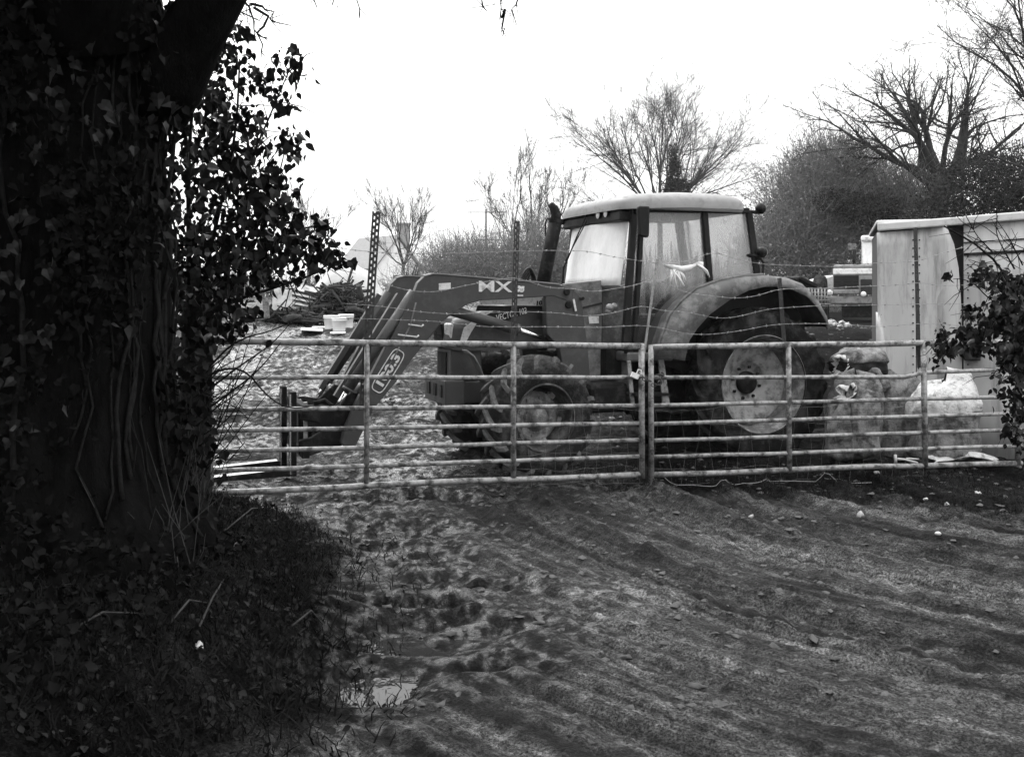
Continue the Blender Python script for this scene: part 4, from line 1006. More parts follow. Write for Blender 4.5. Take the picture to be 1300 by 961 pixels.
# peeled edge keeps more width half way up
m = MB()
edge = [(1221, 580), (1221, 440), (1220, 390), (1216, 340), (1210, 310), (1200, 287)]
pts = [TRp(*p) for p in edge]; back = [(TRp(1190, 580)), TRp(1190, 440), TRp(1190, 390), TRp(1190, 340), TRp(1190, 310), TRp(1190, 287)]
m.grid([[(b[0], -.020, b[1]) for b in back], [(p[0], -.024-.05*max(0, (p[1]-1.2)), p[1]) for p in pts]]); m.build('panel', M['panel'], TR, solid=.008)
warped('panel', [(1223, 582), (1480, 588), (1480, 262), (1223, 286)], -.03, nx=4, nz=4)
m = MB()
for px in (1118, 1159, 1167, 1228):
    for k in range(26):
        x_, z_ = TRp(px, 305+k*10.5); m.box((x_, -.022-.02*(px > 1200), z_), (.014, .012, .014), (0, R(45), 0))
o = m.build('rivets', M['engine'], TR); tag(o, kind='stuff')
m = MB()
for ya, yb, w in ((308.5, 299, .012), (323.5, 316, .03)):
    a, b = TRp(1223, ya), TRp(1480, yb-7); m.bar((a[0], -.042, a[1]), (b[0], -.042, b[1]), .012, w)
m.build('groove_strip', M['engine'], TR)
m = MB(); a, b = TRp(1222, 440), TRp(1243, 457); m.box(((a[0]+b[0])/2, -.08, (a[1]+b[1])/2), (b[0]-a[0], .1, a[1]-b[1])); m.build('bracket', M['engine'], TR, bevel=.01)
m = MB(); a, b = TRp(1104, 395), TRp(1126, 482)
m.grid([[(TRp(1112, 396)[0], -.012, TRp(1112, 396)[1]), (TRp(1115, 397)[0], -.03, TRp(1115, 397)[1])], [(TRp(1112, 412)[0], -.03, TRp(1112, 412)[1]), (TRp(1120, 413)[0], -.07, TRp(1120, 413)[1])], [(TRp(1112, 430)[0], -.06, TRp(1112, 430)[1]), (TRp(1122, 430)[0], -.10, TRp(1122, 430)[1])],
        [(TRp(1112, 460)[0], -.06, TRp(1112, 460)[1]), (TRp(1126, 462)[0], -.11, TRp(1126, 462)[1])], [(TRp(1114, 484)[0], -.02, TRp(1114, 484)[1]), (TRp(1120, 484)[0], -.03, TRp(1120, 484)[1])]])
m.build('curled_edge', M['panel_trim'], TR, solid=.006)

# ------------------------------------------------------------------ sacks, board and litter by the box body
def sack(px, py_top, py_bot, wpx, Y, label, mm='sack', top='sack_white', depth=.9, seed=0, lean=0, lying=False, frac=.55, slump=0, topcut=0):
    c = P(px, py_bot, Y); hgt = (py_bot-py_top)/F*Y; rw = wpx/2/F*Y
    root = empty('sack', (c.x, c.y, c.z), .3*math.sin(seed), label, 'sack', 'filled sacks dumped beside the box body')
    rows = []; n = 44; k = 26
    for j in range(k+1):
        t = j/k; prof = (1-abs(2*t-1)**3.2)**.45 if 0 < t < 1 else 0
        if not lying: prof = min(1, (t*9)**.5)*(1-max(0, t-.6)**2*4.2)**.5 if t < .999 else .08
        row = []
        for i in range(n+1):
            a = 2*math.pi*(i % n)/n
            wob = 1+.055*math.sin(9*a+seed*2+3*t)*min(1, t*2)+.03*math.sin(17*a+seed)*t+.36*float(noise2(math.cos(a)*1.6+seed*3, math.sin(a)*1.6+t*2.2, seed))+.20*float(noise2(math.cos(a)*4+seed, t*6+math.sin(a)*4, seed+4))+.10*float(noise2(math.cos(a)*9+seed, t*14+math.sin(a)*9, seed+5))
            x = rw*math.copysign(abs(math.cos(a))**.75, math.cos(a))*prof*wob; y = rw*depth*math.copysign(abs(math.sin(a))**.75, math.sin(a))*prof*wob
            row.append((x+lean*t*rw, y, hgt*t*(1+.16*t*float(noise2(math.cos(a)*2+5, math.sin(a)*2+t*3, seed+9)))-topcut*(x/rw if False else 0)*0+slump*t*math.cos(a)*rw))
        rows.append(row)
    cut = int(k*frac)
    MB().grid(rows[:cut+1]).build('sack_body', M[mm], root)
    MB().grid(rows[cut:]).build('sack_top', M[top], root)
    return root, hgt, rw
def frill(root, c, r, seed, n=22, mm='sack_white', d=Vector((-1, -.3, .1))):
    m = MB(); d = d.normalized(); u = d.orthogonal().normalized(); w = d.cross(u); rows = []; n = 40
    for j in range(8):
        t = j/7; row = []
        for i in list(range(n))+[0]:
            a = 2*math.pi*i/n; wv = float(noise2(math.cos(a)*2.2+seed, math.sin(a)*2.2+t*1.5, seed))+.7*float(noise2(math.cos(a)*6+seed, math.sin(a)*6+t*2, seed+3))
            rr = r*(.45+.45*math.sin(t*2.2))*(1+.9*t*wv)
            row.append(Vector(c)+d*(t*r*(.9+.8*wv))+(u*math.cos(a)*.8+w*math.sin(a)*1.2)*rr+Vector((0, 0, -.35*r*t*t)))
        rows.append(row)
    m.grid(rows).build('open_neck', M[mm], root, solid=.003)
r_, hh, rw = sack(1086, 472, 584, 62, 10.05, 'tall grimy upright sack with a frayed open neck, right of the rear wheel', 'sack', 'sack', seed=1, frac=.7)
frill(r_, (-rw*.6, -rw*.5, hh*.78), .10, 2, d=Vector((-.7, -.5, .4)))
r_, hh, rw = sack(1098, 494, 582, 36, 9.85, 'small narrow sack standing in front of the tall grimy sack', 'sack', 'sack', seed=6, frac=.6)
r_, hh, rw = sack(1090, 441, 482, 62, 10.35, 'dark stuffed sack lying on top of the others, frayed white neck towards the tractor', 'engine', 'sack', seed=2, lying=True, frac=.6)
frill(r_, (-rw*.75, -rw*.3, hh*.5), .11, 5, d=Vector((-1, -.25, .15)))
m = MB()
rows = [[(rw*(-.7+1.6*i/8), -rw*.35+rw*1.0*j/4, hh*.96+.035*math.sin(i*1.1+j*.7)-.012*abs(i-4)**1.4) for i in range(9)] for j in range(5)]
m.grid(rows).build('loose_cover', M['sack_white'], r_, solid=.004)
r_, hh, rw = sack(1068, 512, 586, 40, 9.95, 'half empty grey sack slumping beside the rear tyre', 'sack', 'sack', seed=11, frac=.5, slump=.2)
r_, hh, rw = sack(1104, 463, 500, 44, 10.3, 'creased grey bag wedged under the dark stuffed sack', 'sack', 'sack', seed=13, lying=True, frac=.5)
r_, hh, rw = sack(1192, 481, 588, 78, 9.95, 'large bulging sack with a bright white slumped top, in front of the pale panels', 'sack', 'sack_white', seed=3, frac=.62, lean=.18, slump=.32)
a, b = P(1120, 468, 10.3), P(1180, 486, 10.2); c, d = P(1121, 590, 10.2), P(1182, 590, 10.1)
rows = []
for j in range(7):
    t = j/6; rows.append([a.lerp(b, i/6).lerp(c.lerp(d, i/6), t)+Vector((0, -.04*math.sin(t*3)*math.sin(i), .02*math.sin(i*2))) for i in range(7)])
o0 = Vector((c.x, c.y, c.z)); o = MB().grid([[p-o0 for p in r] for r in rows]).build('board', M['sack'], None, solid=.03); o.location = o0
tag(o, 'grey dented board propped behind the white topped sack', 'board')
# torn white sheet on the ground
rows = []; c = P(1222, 583, 9.75); zz = gz(c.x, c.y)
for j in range(7):
    rows.append([(-.35+.7*i/12+.05*math.sin(j*2), -.16+.32*j/6+.03*math.sin(i*1.7), .05+.05*math.sin(i*.9+j*.5)*math.sin(j*.9)+.07*max(0, 1-abs(i-6)/6)) for i in range(13)])
o = MB().grid(rows).build('torn_sheet', M['sack_white'], None, solid=.004); o.location = (c.x, c.y, zz+.02); tag(o, 'flat torn white sheet lying on the ground under the right gate', 'plastic sheet')
c = P(1152, 585, 9.75); m = MB(); m.tube([(-.10, 0, .06), (-.02, .02, .05), (.10, 0, .02)], .012, 6); m.tube([(-.12, 0, .10), (-.115, 0, .02)], .016, 6); m.tube([(-.0, .03, .06), (.13, .04, .05)], .01, 6)
o = m.build('broken_handle', M['sheet']); o.location = (c.x, c.y, gz(c.x, c.y)+.03); tag(o, 'pale broken T shaped handle on the soil left of the torn sheet', 'handle')
# pale stones and scraps on the soil
SCR = [(1113, 613, .055, 'pale pointed stone on dark soil below the right gate'), (1191, 677, .055, 'small round white stone at the edge of the dark soil'), (1175, 634, .045, 'thin bright chip of stone below the leafy bush'),
       (953, 657, .05, 'pale flake on the lane nearest the middle of the picture'), (1092, 655, .07, 'flat pale scrap lying on the turned earth'), (1243, 640, .09, 'grey dull lump of stone below the bush'), (1203, 641, .08, 'grey lump of stone beside the bright chip'),
       (1294, 596, .06, 'white lump of stone at the right end of the gate'), (300, 695, .05, 'pale pebble on the grassy bank'), (253, 822, .05, 'crumpled white scrap on the dark bank'), (1050, 571, .05, 'small grey pebble beside the rear tyre')]
for i, (px, py, s, lab) in enumerate(SCR):
    Y = F*CH/(py-HZ)
    for _ in range(4): 
        x = (px-650)/F*Y; Y = F*(CH-gz(x, Y))/(py-HZ)
    x = (px-650)/F*Y
    rows = []; s *= .5
    for j in range(7):
        ph = math.pi*j/6; rows.append([(s*(1+1.1*float(noise2((k % 10)*1.3+i*7, j*1.1, i)))*math.sin(ph)*math.cos(2*math.pi*(k % 10)/10), s*.8*math.sin(ph)*math.sin(2*math.pi*(k % 10)/10), s*.55*math.cos(ph)) for k in range(11)])
    o = MB().grid(rows).build('stone', M['stone' if i not in (1, 9, 2) else 'sheet']); o.location = (x, Y, gz(x, Y)+s*.2); o.rotation_euler = (0, .2*i, i)
    tag(o, lab, 'stone', 'pale stones and scraps lying about')

# ------------------------------------------------------------------ farmyard clutter behind, left
def gzp(px, py, Y): return P(px, py, Y)
def place(px, Y): x = (px-650)/F*Y; return Vector((x, Y, gz(x, Y)))
def bucket(px, py, Y, hpx, wpx, label):
    c = P(px, py, Y); s = hpx/F*Y; r = wpx/2/F*Y
    root = empty('bucket', (c.x, c.y, c.z), 0, label, 'bucket', 'white tubs standing in the yard')
    MB().lathe([(0, 0), (r*.84, 0), (r*.86, .01), (r, s*.9), (r*1.03, s*.9), (r*1.03, s), (r*.97, s), (r*.83, .03), (0, .03)], ax=2, seg=24).build('tub', M['bucket'], root)
    MB().lathe([(r*1.04, s*.80), (r*1.06, s*.83), (r*1.04, s*.86)], ax=2, seg=24).build('rim_band', M['bucket'], root)
bucket(421, 418, 19.3, 17.5, 20, 'left white tub of the three standing by the brushwood heap')
bucket(439.5, 417, 19.6, 18, 19, 'right white tub of the three standing by the brushwood heap')
bucket(430.5, 420.5, 18.9, 17, 18, 'front white tub between its two neighbours by the brushwood heap')
def slab(name, px, py, Y, w, d_, t, mm, label, cat, rz=0, rot=(0, 0, 0), group=None):
    c = P(px, py, Y); o = MB().box((0, 0, 0), (w, d_, t)).build(name, M[mm], None, bevel=min(.01, t*.3)); o.location = (c.x, c.y, c.z); o.rotation_euler = (rot[0], rot[1], rz)
    return tag(o, label, cat, group)
slab('lid', 396, 418.5, 18.6, .40, .5, .03, 'bucket', 'white round edged lid lying left of the tubs', 'lid', .2, (.02, .06, 0))
slab('lid', 405, 415.5, 20.0, .26, .3, .03, 'bucket', 'narrow white lid lying behind the larger lid', 'lid', .1)
slab('lid', 429, 422.5, 18.3, .26, .2, .03, 'bucket', 'small white lid lying in front of the tubs', 'lid', 0)
# upright pale sheet and board
for (poly, mm, lab, nm) in (([(347, 366), (366, 359.5), (370, 362), (371, 396), (345, 400)], 'sheet', 'pale upright sheet leaning in the yard beside the corrugated iron', 'sheet_panel'), ([(333, 378), (341, 378), (342, 404), (335, 404)], 'sack', 'narrow grey board standing left of the pale upright sheet', 'board')):
    Y = 20.5 if nm == 'sheet_panel' else 19.8
    pts = [P(*p, Y) for p in poly]; o0 = pts[-1]
    o = MB().prism([(p.x-o0.x, p.z-o0.z) for p in pts], 1, -.02, .02).build(nm, M[mm]); o.location = o0; tag(o, lab, 'panel')
# corrugated iron heap: each sheet its own object
for k in range(5):
    y = 368+k*6.2; Y = 21.5-.15*k
    a, b = P(369, y-1, Y), P(402-k*1.2, y+7-k*.7, Y+.4); m = MB()
    rows = []
    for i in range(13):
        p = a.lerp(b, i/12); rows.append([p-a+Vector((0, .35*j, .03*math.sin(j*math.pi/1.0+i*.0)+.05*(j % 2)+.02*j)) for j in range(4)])
    o = m.grid(rows, False).build('corrugated_sheet', M['corr'], None, solid=.02); o.location = a
    tag(o, ['topmost', 'second', 'middle', 'fourth', 'lowest'][k]+' corrugated sheet of the slanting stack behind the pale sheet', 'iron sheet', 'corrugated sheets stacked in the yard')
# brushwood heap, logs
def brush_heap(name, px0, px1, py_top, py_bot, Y, n, label, seed=3):
    rng = np.random.default_rng(seed); c = P((px0+px1)/2, py_bot, Y); root = empty(name, c, 0, label, 'wood pile')
    hw = (px1-px0)/2/F*Y; hh = (py_bot-py_top)/F*Y
    x = rng.uniform(-1, 1, n); hgt = np.clip(1-np.abs(x)**1.6, .1, 1)*hh; z = rng.uniform(.0, 1, n)**.8*hgt
    p0 = np.stack([x*hw, rng.uniform(-.6, .6, n), z], 1)
    d = rng.normal(size=(n, 3))*np.array([1, .6, .45]); d /= np.linalg.norm(d, axis=1, keepdims=True)
    L = rng.uniform(.3, 1.1, n)[:, None]
    mid = p0+rng.normal(size=(n, 3))*.05
    paths = np.stack([p0-d*L*.5, mid, p0+d*L*.5], 1); paths[:, :, 2] = np.maximum(paths[:, :, 2], .02)
    r = rng.uniform(.008, .035, n)[:, None]*np.array([1, .85, .6])
    t = Tubes(); t.add(paths, r, 5); o = t.build('branches', M['twig'], root); tag(o, kind='stuff')
    nl = 2600; xx = rng.uniform(-1, 1, nl); pts = np.stack([xx*hw*.95, rng.uniform(-.5, .5, nl), rng.uniform(0, 1, nl)*np.clip(1-np.abs(xx)**1.6, .1, 1)*hh*.85], 1)
    o = leaf_cloud('dead_leaves', pts, .12, M['evergreen'], root, FLECK, rng, .1); tag(o, kind='stuff')
    return root
brush_heap('brushwood_heap', 392, 468, 362, 406, 21.8, 420, 'dark heap of brushwood and branches behind the white tubs')
brush_heap('brushwood_heap', 332, 402, 392, 408, 20.8, 130, 'low scatter of broken sticks at the foot of the pale upright sheet', 5)
def log(px0, py0, px1, py1, Y, r, label):
    a, b = P(px0, py0, Y), P(px1, py1, Y+.3); m = MB(); m.tube([Vector((0, 0, 0)), (b-a)*.5+Vector((0, 0, .02)), b-a], [r, r*.95, r*.85], 10)
    o = m.build('log', M['stick']); o.location = a; tag(o, label, 'log', 'logs lying in the yard')
log(362, 405, 381, 403, 19.6, .07, 'short pale log lying in front of the upright sheet')
log(455, 362, 462, 392, 21.4, .06, 'leaning pale plank like log at the right of the brushwood heap')
log(386, 393, 420, 389, 20.9, .05, 'long thin log across the foot of the brushwood heap')
log(440, 392, 462, 396, 20.8, .06, 'thick pale log below the brushwood heap near the left steel post')
# stump with splintered top left of the loader knee
c = P(508, 395, 24); root = empty('tree_stump', c, 0, 'splintered leaning tree stump behind the loader knee', 'stump'); m = MB()
m.tube([(0, 0, 0), (.1, 0, .4), (.25, 0, .8)], [.28, .2, .12], 10); m.build('stump_wood', M['stick'], root)
for k in range(9):
    m = MB(); m.tube([(.1+.03*k, 0, .5), (.2+.03*k+random.uniform(-.1, .15), random.uniform(-.1, .1), .9+random.uniform(0, .3))], [.03, .006], 5); m.build('splinter', M['stick'], root)

# ------------------------------------------------------------------ old tractor and clutter behind, right
Y2 = 28.0; K = F/Y2; b2 = P(1100, 409, Y2)
OT = empty('old_tractor', b2, math.atan2(-b2.y, -b2.x), 'old pale tractor with a cab, facing forward behind the corner of the box body', 'tractor')
# local: x forward (towards the camera), y to the right in the picture
def O2(px, py, x=0): return Vector((x, (px-1100)/K, (409-py)/K))
def obox(nm, px0, py0, px1, py1, x0, x1, mm, bev=.02, par=None):
    a, b = O2(px0, py1), O2(px1, py0); m = MB(); m.box(((x0+x1)/2, (a.y+b.y)/2, (a.z+b.z)/2), (x1-x0, b.y-a.y, b.z-a.z)); return m.build(nm, M[mm], par or OT, bevel=bev)
obox('bonnet', 1060, 341, 1122, 372, -1.4, .55, 'paint2', .04)
obox('bonnet_top', 1061, 336.5, 1121, 341.5, -1.4, .5, 'paint2', .04)
obox('name_band', 1060.5, 342, 1112, 348.5, .553, .575, 'white2', .01)
gr = obox('grille', 1061, 350, 1091, 367, .552, .58, 'dark', .01)
for k in range(5): obox('grille_bar', 1061.5, 351.5+k*3.2, 1090.5, 352.5+k*3.2, .58, .6, 'engine', 0, gr)
obox('lamp_recess', 1093, 355, 1112, 374, .552, .575, 'dark', .01)
obox('nose_lower', 1061, 367.5, 1091, 373, .552, .59, 'paint2', .02)
for (px, py) in ((1057, 371.5), (1096.5, 373.5)):
    p = O2(px, py); m = MB(); m.lathe([(0, .05), (.05, .045), (.075, .02), (.07, -.03), (0, -.06)], (.62, p.y, p.z), 0, 16); m.build('headlight', M['lamp'], OT)
obox('axle_beam', 1052, 376, 1118, 386, .1, .5, 'paint2', .04)
obox('sump', 1070, 384, 1118, 403, -1.0, .2, 'engine', .05)
obox('cab', 1094, 302, 1150, 338, -2.4, -1.2, 'white2', .05)
obox('cab_roof', 1093, 296, 1152, 304, -2.5, -1.1, 'white2', .06)
obox('windscreen', 1096, 306, 1146, 334, -1.195, -1.18, 'screen', 0)
m = MB(); p = O2(1085, 330, 0); m.tube([(-.2, p.y, O2(0, 340).z), (-.2, p.y, O2(0, 316).z)], .05, 10); m.build('exhaust', M['engine'], OT)
m = MB(); m.tube([(-1.2, O2(1094, 0).y, O2(0, 318).z), (-1.1, O2(1083, 0).y, O2(0, 322).z)], .015, 6); m.box((-1.1, O2(1082, 0).y, O2(0, 311).z), (.04, .22, .18)); m.build('mirror', M['sack'], OT, bevel=.01)
for px in (1049, 1128):
    e = empty('front_wheel', (.3, O2(px, 0).y, .30), 0); e.parent = OT
    MB().lathe([(.22, -.1), (.36, -.13), (.42, -.09), (.43, 0), (.42, .09), (.36, .13), (.22, .1)], ax=1, seg=28).build('tyre', M['tyre'], e)
    MB().lathe([(.23, -.1), (.15, -.04), (.0, -.04), (0, .04), (.15, .04), (.23, .1)], ax=1, seg=24).build('rim', M['rim_mud'], e)
for px in (1040, 1150):
    e = empty('rear_wheel', (-2.1, O2(px, 0).y, .62), 0); e.parent = OT
    MB().lathe([(.4, -.15), (.62, -.2), (.72, -.15), (.75, 0), (.72, .15), (.62, .2), (.4, .15)], ax=1, seg=32).build('tyre', M['tyre'], e)
    MB().lathe([(.42, -.15), (.3, -.05), (.0, -.05), (0, .05), (.3, .05), (.42, .15)], ax=1, seg=24).build('rim', M['rim_mud'], e)
# white boat-shaped trailer cover behind it and a wire crate
pts = [P(*p, 31) for p in ((1030, 358), (1061, 349), (1062, 366), (1050, 372), (1031, 366))]; o0 = pts[-1]
o = MB().prism([(p.x-o0.x, p.z-o0.z) for p in pts], 1, 0, 1.2).build('wagon_side', M['panel_trim'], None, bevel=.03); o.location = o0; tag(o, 'white wedge shaped wagon side poking out left of the old tractor', 'wagon')
m = MB(); w, hgt, dd = .62, .42, .5
for k in range(8):
    for yy in (0, dd): m.tube([(w*k/7, yy, 0), (w*k/7, yy, hgt)], .012, 4)
for k in range(5):
    for yy in (0, dd): m.tube([(0, yy, hgt*k/4), (w, yy, hgt*k/4)], .012, 4)
    for xx in (0, w): m.tube([(xx, 0, hgt*k/4), (xx, dd, hgt*k/4)], .012, 4)
o = m.build('wire_crate', M['galv'], None); o.location = P(1026, 386, 27); tag(o, 'pale wire mesh crate between the rear mudguard and the old tractor', 'crate')
# litter of rubble between
for i, (px, py, Y) in enumerate(((1062, 402, 24), (1071, 398, 25), (1055, 396, 25), (1066, 407, 22), (1078, 404, 23))):
    c = P(px, py, Y); s = .07+.02*(i % 3)
    rows = []
    for j in range(7):
        ph = math.pi*j/6; rows.append([])
        for k in range(11):
            a_ = 2*math.pi*(k % 10)/10; w_ = 1+1.3*float(noise2(math.cos(a_)*1.4+i*9, math.sin(a_)*1.4+ph*1.2, i))
            rows[-1].append((s*w_*math.sin(ph)*math.cos(a_), s*w_*math.sin(ph)*math.sin(a_), s*.8*w_*math.cos(ph)))
    o = MB().grid(rows, False).build('rubble_stone', M['corr']); o.location = (c.x, c.y, gz(c.x, c.y)+s*.3); tag(o, ['largest rubble lump left of the old tractor front wheel', 'rubble lump under the old tractor grille', 'farthest rubble lump beside the curled mudguard tip', 'nearest rubble lump before the old tractor', 'rubble lump nearest the box body corner'][i], 'stone', 'rubble before the old tractor')

# ------------------------------------------------------------------ house, tarpaulin and pole in the distance
YH = 92.0
base = P(505, 397, YH); HS = empty('house', base, R(-22), 'pale rendered house with a grey roof and brick chimney in the far distance', 'house')
wd, ln, eh, rh = 4.6, 7.0, 4.1, 7.3-.4
m = MB(); m.prism([(-wd/2, 0), (wd/2, 0), (wd/2, eh), (0, rh), (-wd/2, eh)], 1, 0, ln)
m.v = [(x, y, z) for x, y, z in m.v]
# gable faces the viewer (local -y), ridge runs back and to the left
HS.rotation_euler = (0, 0, R(38))
m.build('wall', M['hwall'], HS)
for sd in (-1, 1):
    m = MB(); m.bar((0, ln/2, rh+.08), (sd*(wd/2+.35), ln/2, eh-.22), ln+.6, .14, up=(0, 1, 0)) if False else None
    a = (0, rh+.12); b = (sd*(wd/2+.4), eh-.2); 
    m = MB(); m.prism([a, b, (b[0], b[1]+.16), (a[0], a[1]+.16)], 1, -.3, ln+.3); m.build('roof', M['hroof'], HS)
m = MB(); m.box((.9, .5, rh+.3), (.9, .7, 2.0)); ch = m.build('chimney', M['brick'], HS)
m = MB(); m.box((.9, .5, rh+1.35), (1.05, .85, .18)); m.build('chimney_cap', M['brick'], ch)
m = MB(); m.box((-.2, -.02, 3.0), (.9, .1, 1.1)); wn = m.build('window', M['hwall'], HS); m = MB(); m.box((-.2, -.08, 3.0), (.7, .03, .9)); m.build('pane', M['win'], wn)
m = MB(); m.box((-.2, -.02, 1.0), (1.0, .1, 1.2)); wn = m.build('window', M['hwall'], HS); m = MB(); m.box((-.2, -.08, 1.0), (.8, .03, 1.0)); m.build('pane', M['win'], wn)
# tarpaulin covered heap, pale strip of shed
rows = []
for j in range(7):
    rows.append([(-1.6+3.2*i/12, -1+2*j/6, (1.75*max(0, 1-(abs(i-5)/6.5)**2.2)*max(.0, 1-(abs(j-3)/3.05)**3)+.06*math.sin(i*2+j))) for i in range(13)])
o = MB().grid(rows).build('tarpaulin', M['tarp'], None, solid=.02); c = P(450, 388, 42); o.location = (c.x, c.y, gz(c.x, c.y)); tag(o, 'pale tarpaulin thrown over a heap in front of the distant house', 'tarpaulin')
c = P(470, 388, 48); o = MB().prism([(0, 0), (3.6, 0), (3.6, .75), (3.1, .95), (0, .85)], 1, 0, 1.5).build('low_shed', M['hwall'], None, bevel=.03); o.location = (c.x-1.4, c.y, gz(c.x, c.y)-.1); tag(o, 'low white wall like shed behind the left steel post', 'shed')
c = place(617, 85); root = empty('utility_pole', c, 0, 'slim utility pole with two crossarms far beyond the hedge', 'pole')
ztp = P(617, 266, 85).z-c.z
MB().tube([(0, 0, 0), (0, 0, ztp)], [.10, .07], 8).build('pole_shaft', M['twig'], root)
for dz in (0.25, 2.6): m = MB(); m.box((.1, 0, ztp-dz), (3.4 if dz < 1 else 2.2, .06, .07)); m.build('crossarm', M['twig'], root)

# ------------------------------------------------------------------ bare trees
def grow(name, base, label, height, spread, rng, trunk_r=.2, forks=7, trunk_frac=.2, levels=(8, 7, 6), mm='twig', group=None, lean=(0, 0), wig=.10, up=.5, tw=.012, limb_dirs=None, droop=0, cat='tree', twig_len=1.35, sprd=.42, st_=.14):
    root = empty(name, base, 0, label, cat, group)
    Htr = height*trunk_frac
    tp = np.array([[0, 0, -.3], [lean[0]*.3, lean[1]*.3, Htr*.5], [lean[0], lean[1], Htr]])
    t = Tubes(); t.add([tp], [[trunk_r*1.3, trunk_r, trunk_r*.85]], 10); t.build('trunk', M[mm], root)
    # limbs
    def branch(p0, d, L, r, k=6, wob=wig, upb=up, tip=.35):
        n = len(p0); pts = [p0]; d = d/np.linalg.norm(d, axis=1, keepdims=True)
        for i in range(k-1):
            d = d+rng.normal(size=(n, 3))*wob; d[:, 2] += upb*.12-droop*.1*(i/k); d /= np.linalg.norm(d, axis=1, keepdims=True)
            pts.append(pts[-1]+d*(L/(k-1))[:, None])
        pts = np.stack(pts, 1); rr = r[:, None]*np.linspace(1, tip, k)[None]
        return pts, rr
    n = forks
    if limb_dirs is None:
        az = np.arange(n)*2*np.pi/n+rng.uniform(-.4, .4, n); el = rng.uniform(.25, 1.0, n)**.8*R(80)
        el = np.clip(el, R(22), R(85))
        d = np.stack([np.cos(az)*np.cos(el), np.sin(az)*np.cos(el), np.sin(el)], 1)
    else: d = np.array(limb_dirs, float); n = len(d)
    L = np.hypot(spread*np.sqrt(1-np.clip(d[:, 2]/np.linalg.norm(d, axis=1), 0, 1)**2), (height-Htr)*np.clip(d[:, 2]/np.linalg.norm(d, axis=1), 0, 1))*rng.uniform(.8, 1.05, n)
    p0 = np.repeat(tp[2:3], n, 0)-np.array([0, 0, 1])*rng.uniform(0, Htr*st_, n)[:, None]
    lp, lr = branch(p0, d, L, np.full(n, trunk_r*.55)*rng.uniform(.55, 1.1, n), 10, wig, up, .07)
    for i in range(n):
        tt = Tubes(); tt.add(lp[i:i+1], lr[i:i+1], 7); tt.build('limb', M[mm], root)
    T2 = Tubes(); cur_p, cur_r, cur_L = lp, lr, L
    for li, nb in enumerate(levels):
        K = cur_p.shape[1]; N = len(cur_p)*nb
        s = np.repeat(np.arange(len(cur_p)), nb); f = rng.uniform(.22, 1, N)*(K-1.001); i0 = f.astype(int); fr = (f-i0)[:, None]
        q0 = cur_p[s, i0]*(1-fr)+cur_p[s, i0+1]*fr
        td = cur_p[s, i0+1]-cur_p[s, i0]; td /= np.linalg.norm(td, axis=1, keepdims=True)+1e-9
        dd = td+rng.normal(size=(N, 3))*sprd; dd[:, 2] += .30*up
        rL = cur_L[s]*rng.uniform(.28, .55, N)*(1.25-f/(K-1)*.6)*(twig_len if li == len(levels)-1 else 1); rr = np.maximum(cur_r[s, i0]*rng.uniform(.35, .6, N), tw*(.55 if li == len(levels)-1 else 1))
        k = 5 if li == 0 else 4
        cur_p, cur_r = branch(q0, dd, rL, rr, k); cur_L = rL
        T2.add(cur_p, cur_r, 5 if li == 0 else 3)
    o = T2.build('twigs', M[mm], root); tag(o, kind='stuff')
    return root
def tbase(px, Y): return place(px, Y)
def hpx(py, Y, b): return P(0, py, Y).z-b.z
r1 = np.random.default_rng(101)
b = tbase(512, 62); grow('bare_tree', b, 'slender bare tree standing in front of the distant house', hpx(222, 62, b), 2.3, r1, .12, 9, .30, (9, 8, 6), tw=.009, up=.6)
b = tbase(650, 52); grow('bare_tree', b, 'thin bare tree behind the second steel post', hpx(205, 52, b), 2.1, r1, .11, 7, .35, (8, 7, 6), tw=.009, up=.6)
b = tbase(684, 50); grow('bare_tree', b, 'bare tree left of the tractor exhaust, taller than the thin one beside it', hpx(190, 50, b), 2.4, r1, .12, 8, .35, (9, 8, 6), tw=.009, up=.6)
b = tbase(838, 56); grow('bare_tree', b, 'wide fan shaped bare tree rising above the tractor cab', hpx(88, 56, b), 6.9, r1, .16, 0, .42, (12, 10, 7), tw=.008, up=.25, wig=.10, sprd=.5,
     limb_dirs=[(math.cos(R(e))*(.9+.2*math.sin(k*3)), .45*math.sin(k*2.4), math.sin(R(e))) for k, e in enumerate(range(12, 172, 8))])
b = tbase(392, 75); grow('bare_tree', b, 'faint distant bare tree behind the ivy at the left', hpx(228, 75, b), 3.4, r1, .14, 7, .3, (7, 7, 5), tw=.014)
r2 = np.random.default_rng(77)
b = tbase(1192, 38); 
grow('bare_oak', b, 'big gnarled bare oak with leaning limbs above the box body', hpx(20, 38, b), 5.5, r2, .37, 0, .47, (12, 8, 5), 'oak', tw=.010, wig=.17, up=.25, sprd=.6,
     limb_dirs=[(-.9, 0, .62), (-.8, .3, .42), (-.55, -.2, .9), (-.2, .1, 1), (.15, -.1, 1), (.5, .1, .8), (.9, -.1, .55), (.8, .3, .3), (-.95, -.3, .28), (.2, .5, .8)])
b = tbase(1345, 30); grow('bare_oak', b, 'bare tree reaching in from the right edge of the picture', hpx(-130, 30, b), 3.8, r2, .17, 15, .42, (11, 8, 7), 'oak', tw=.007, wig=.14, up=.15, droop=.6, sprd=.55)
b = tbase(1395, 24); grow('bare_oak', b, 'low spreading bare tree beyond the right edge, its twigs over the box body', hpx(40, 24, b), 3.8, r2, .16, 8, .4, (8, 6, 6), 'oak', tw=.008, wig=.14, up=.1)

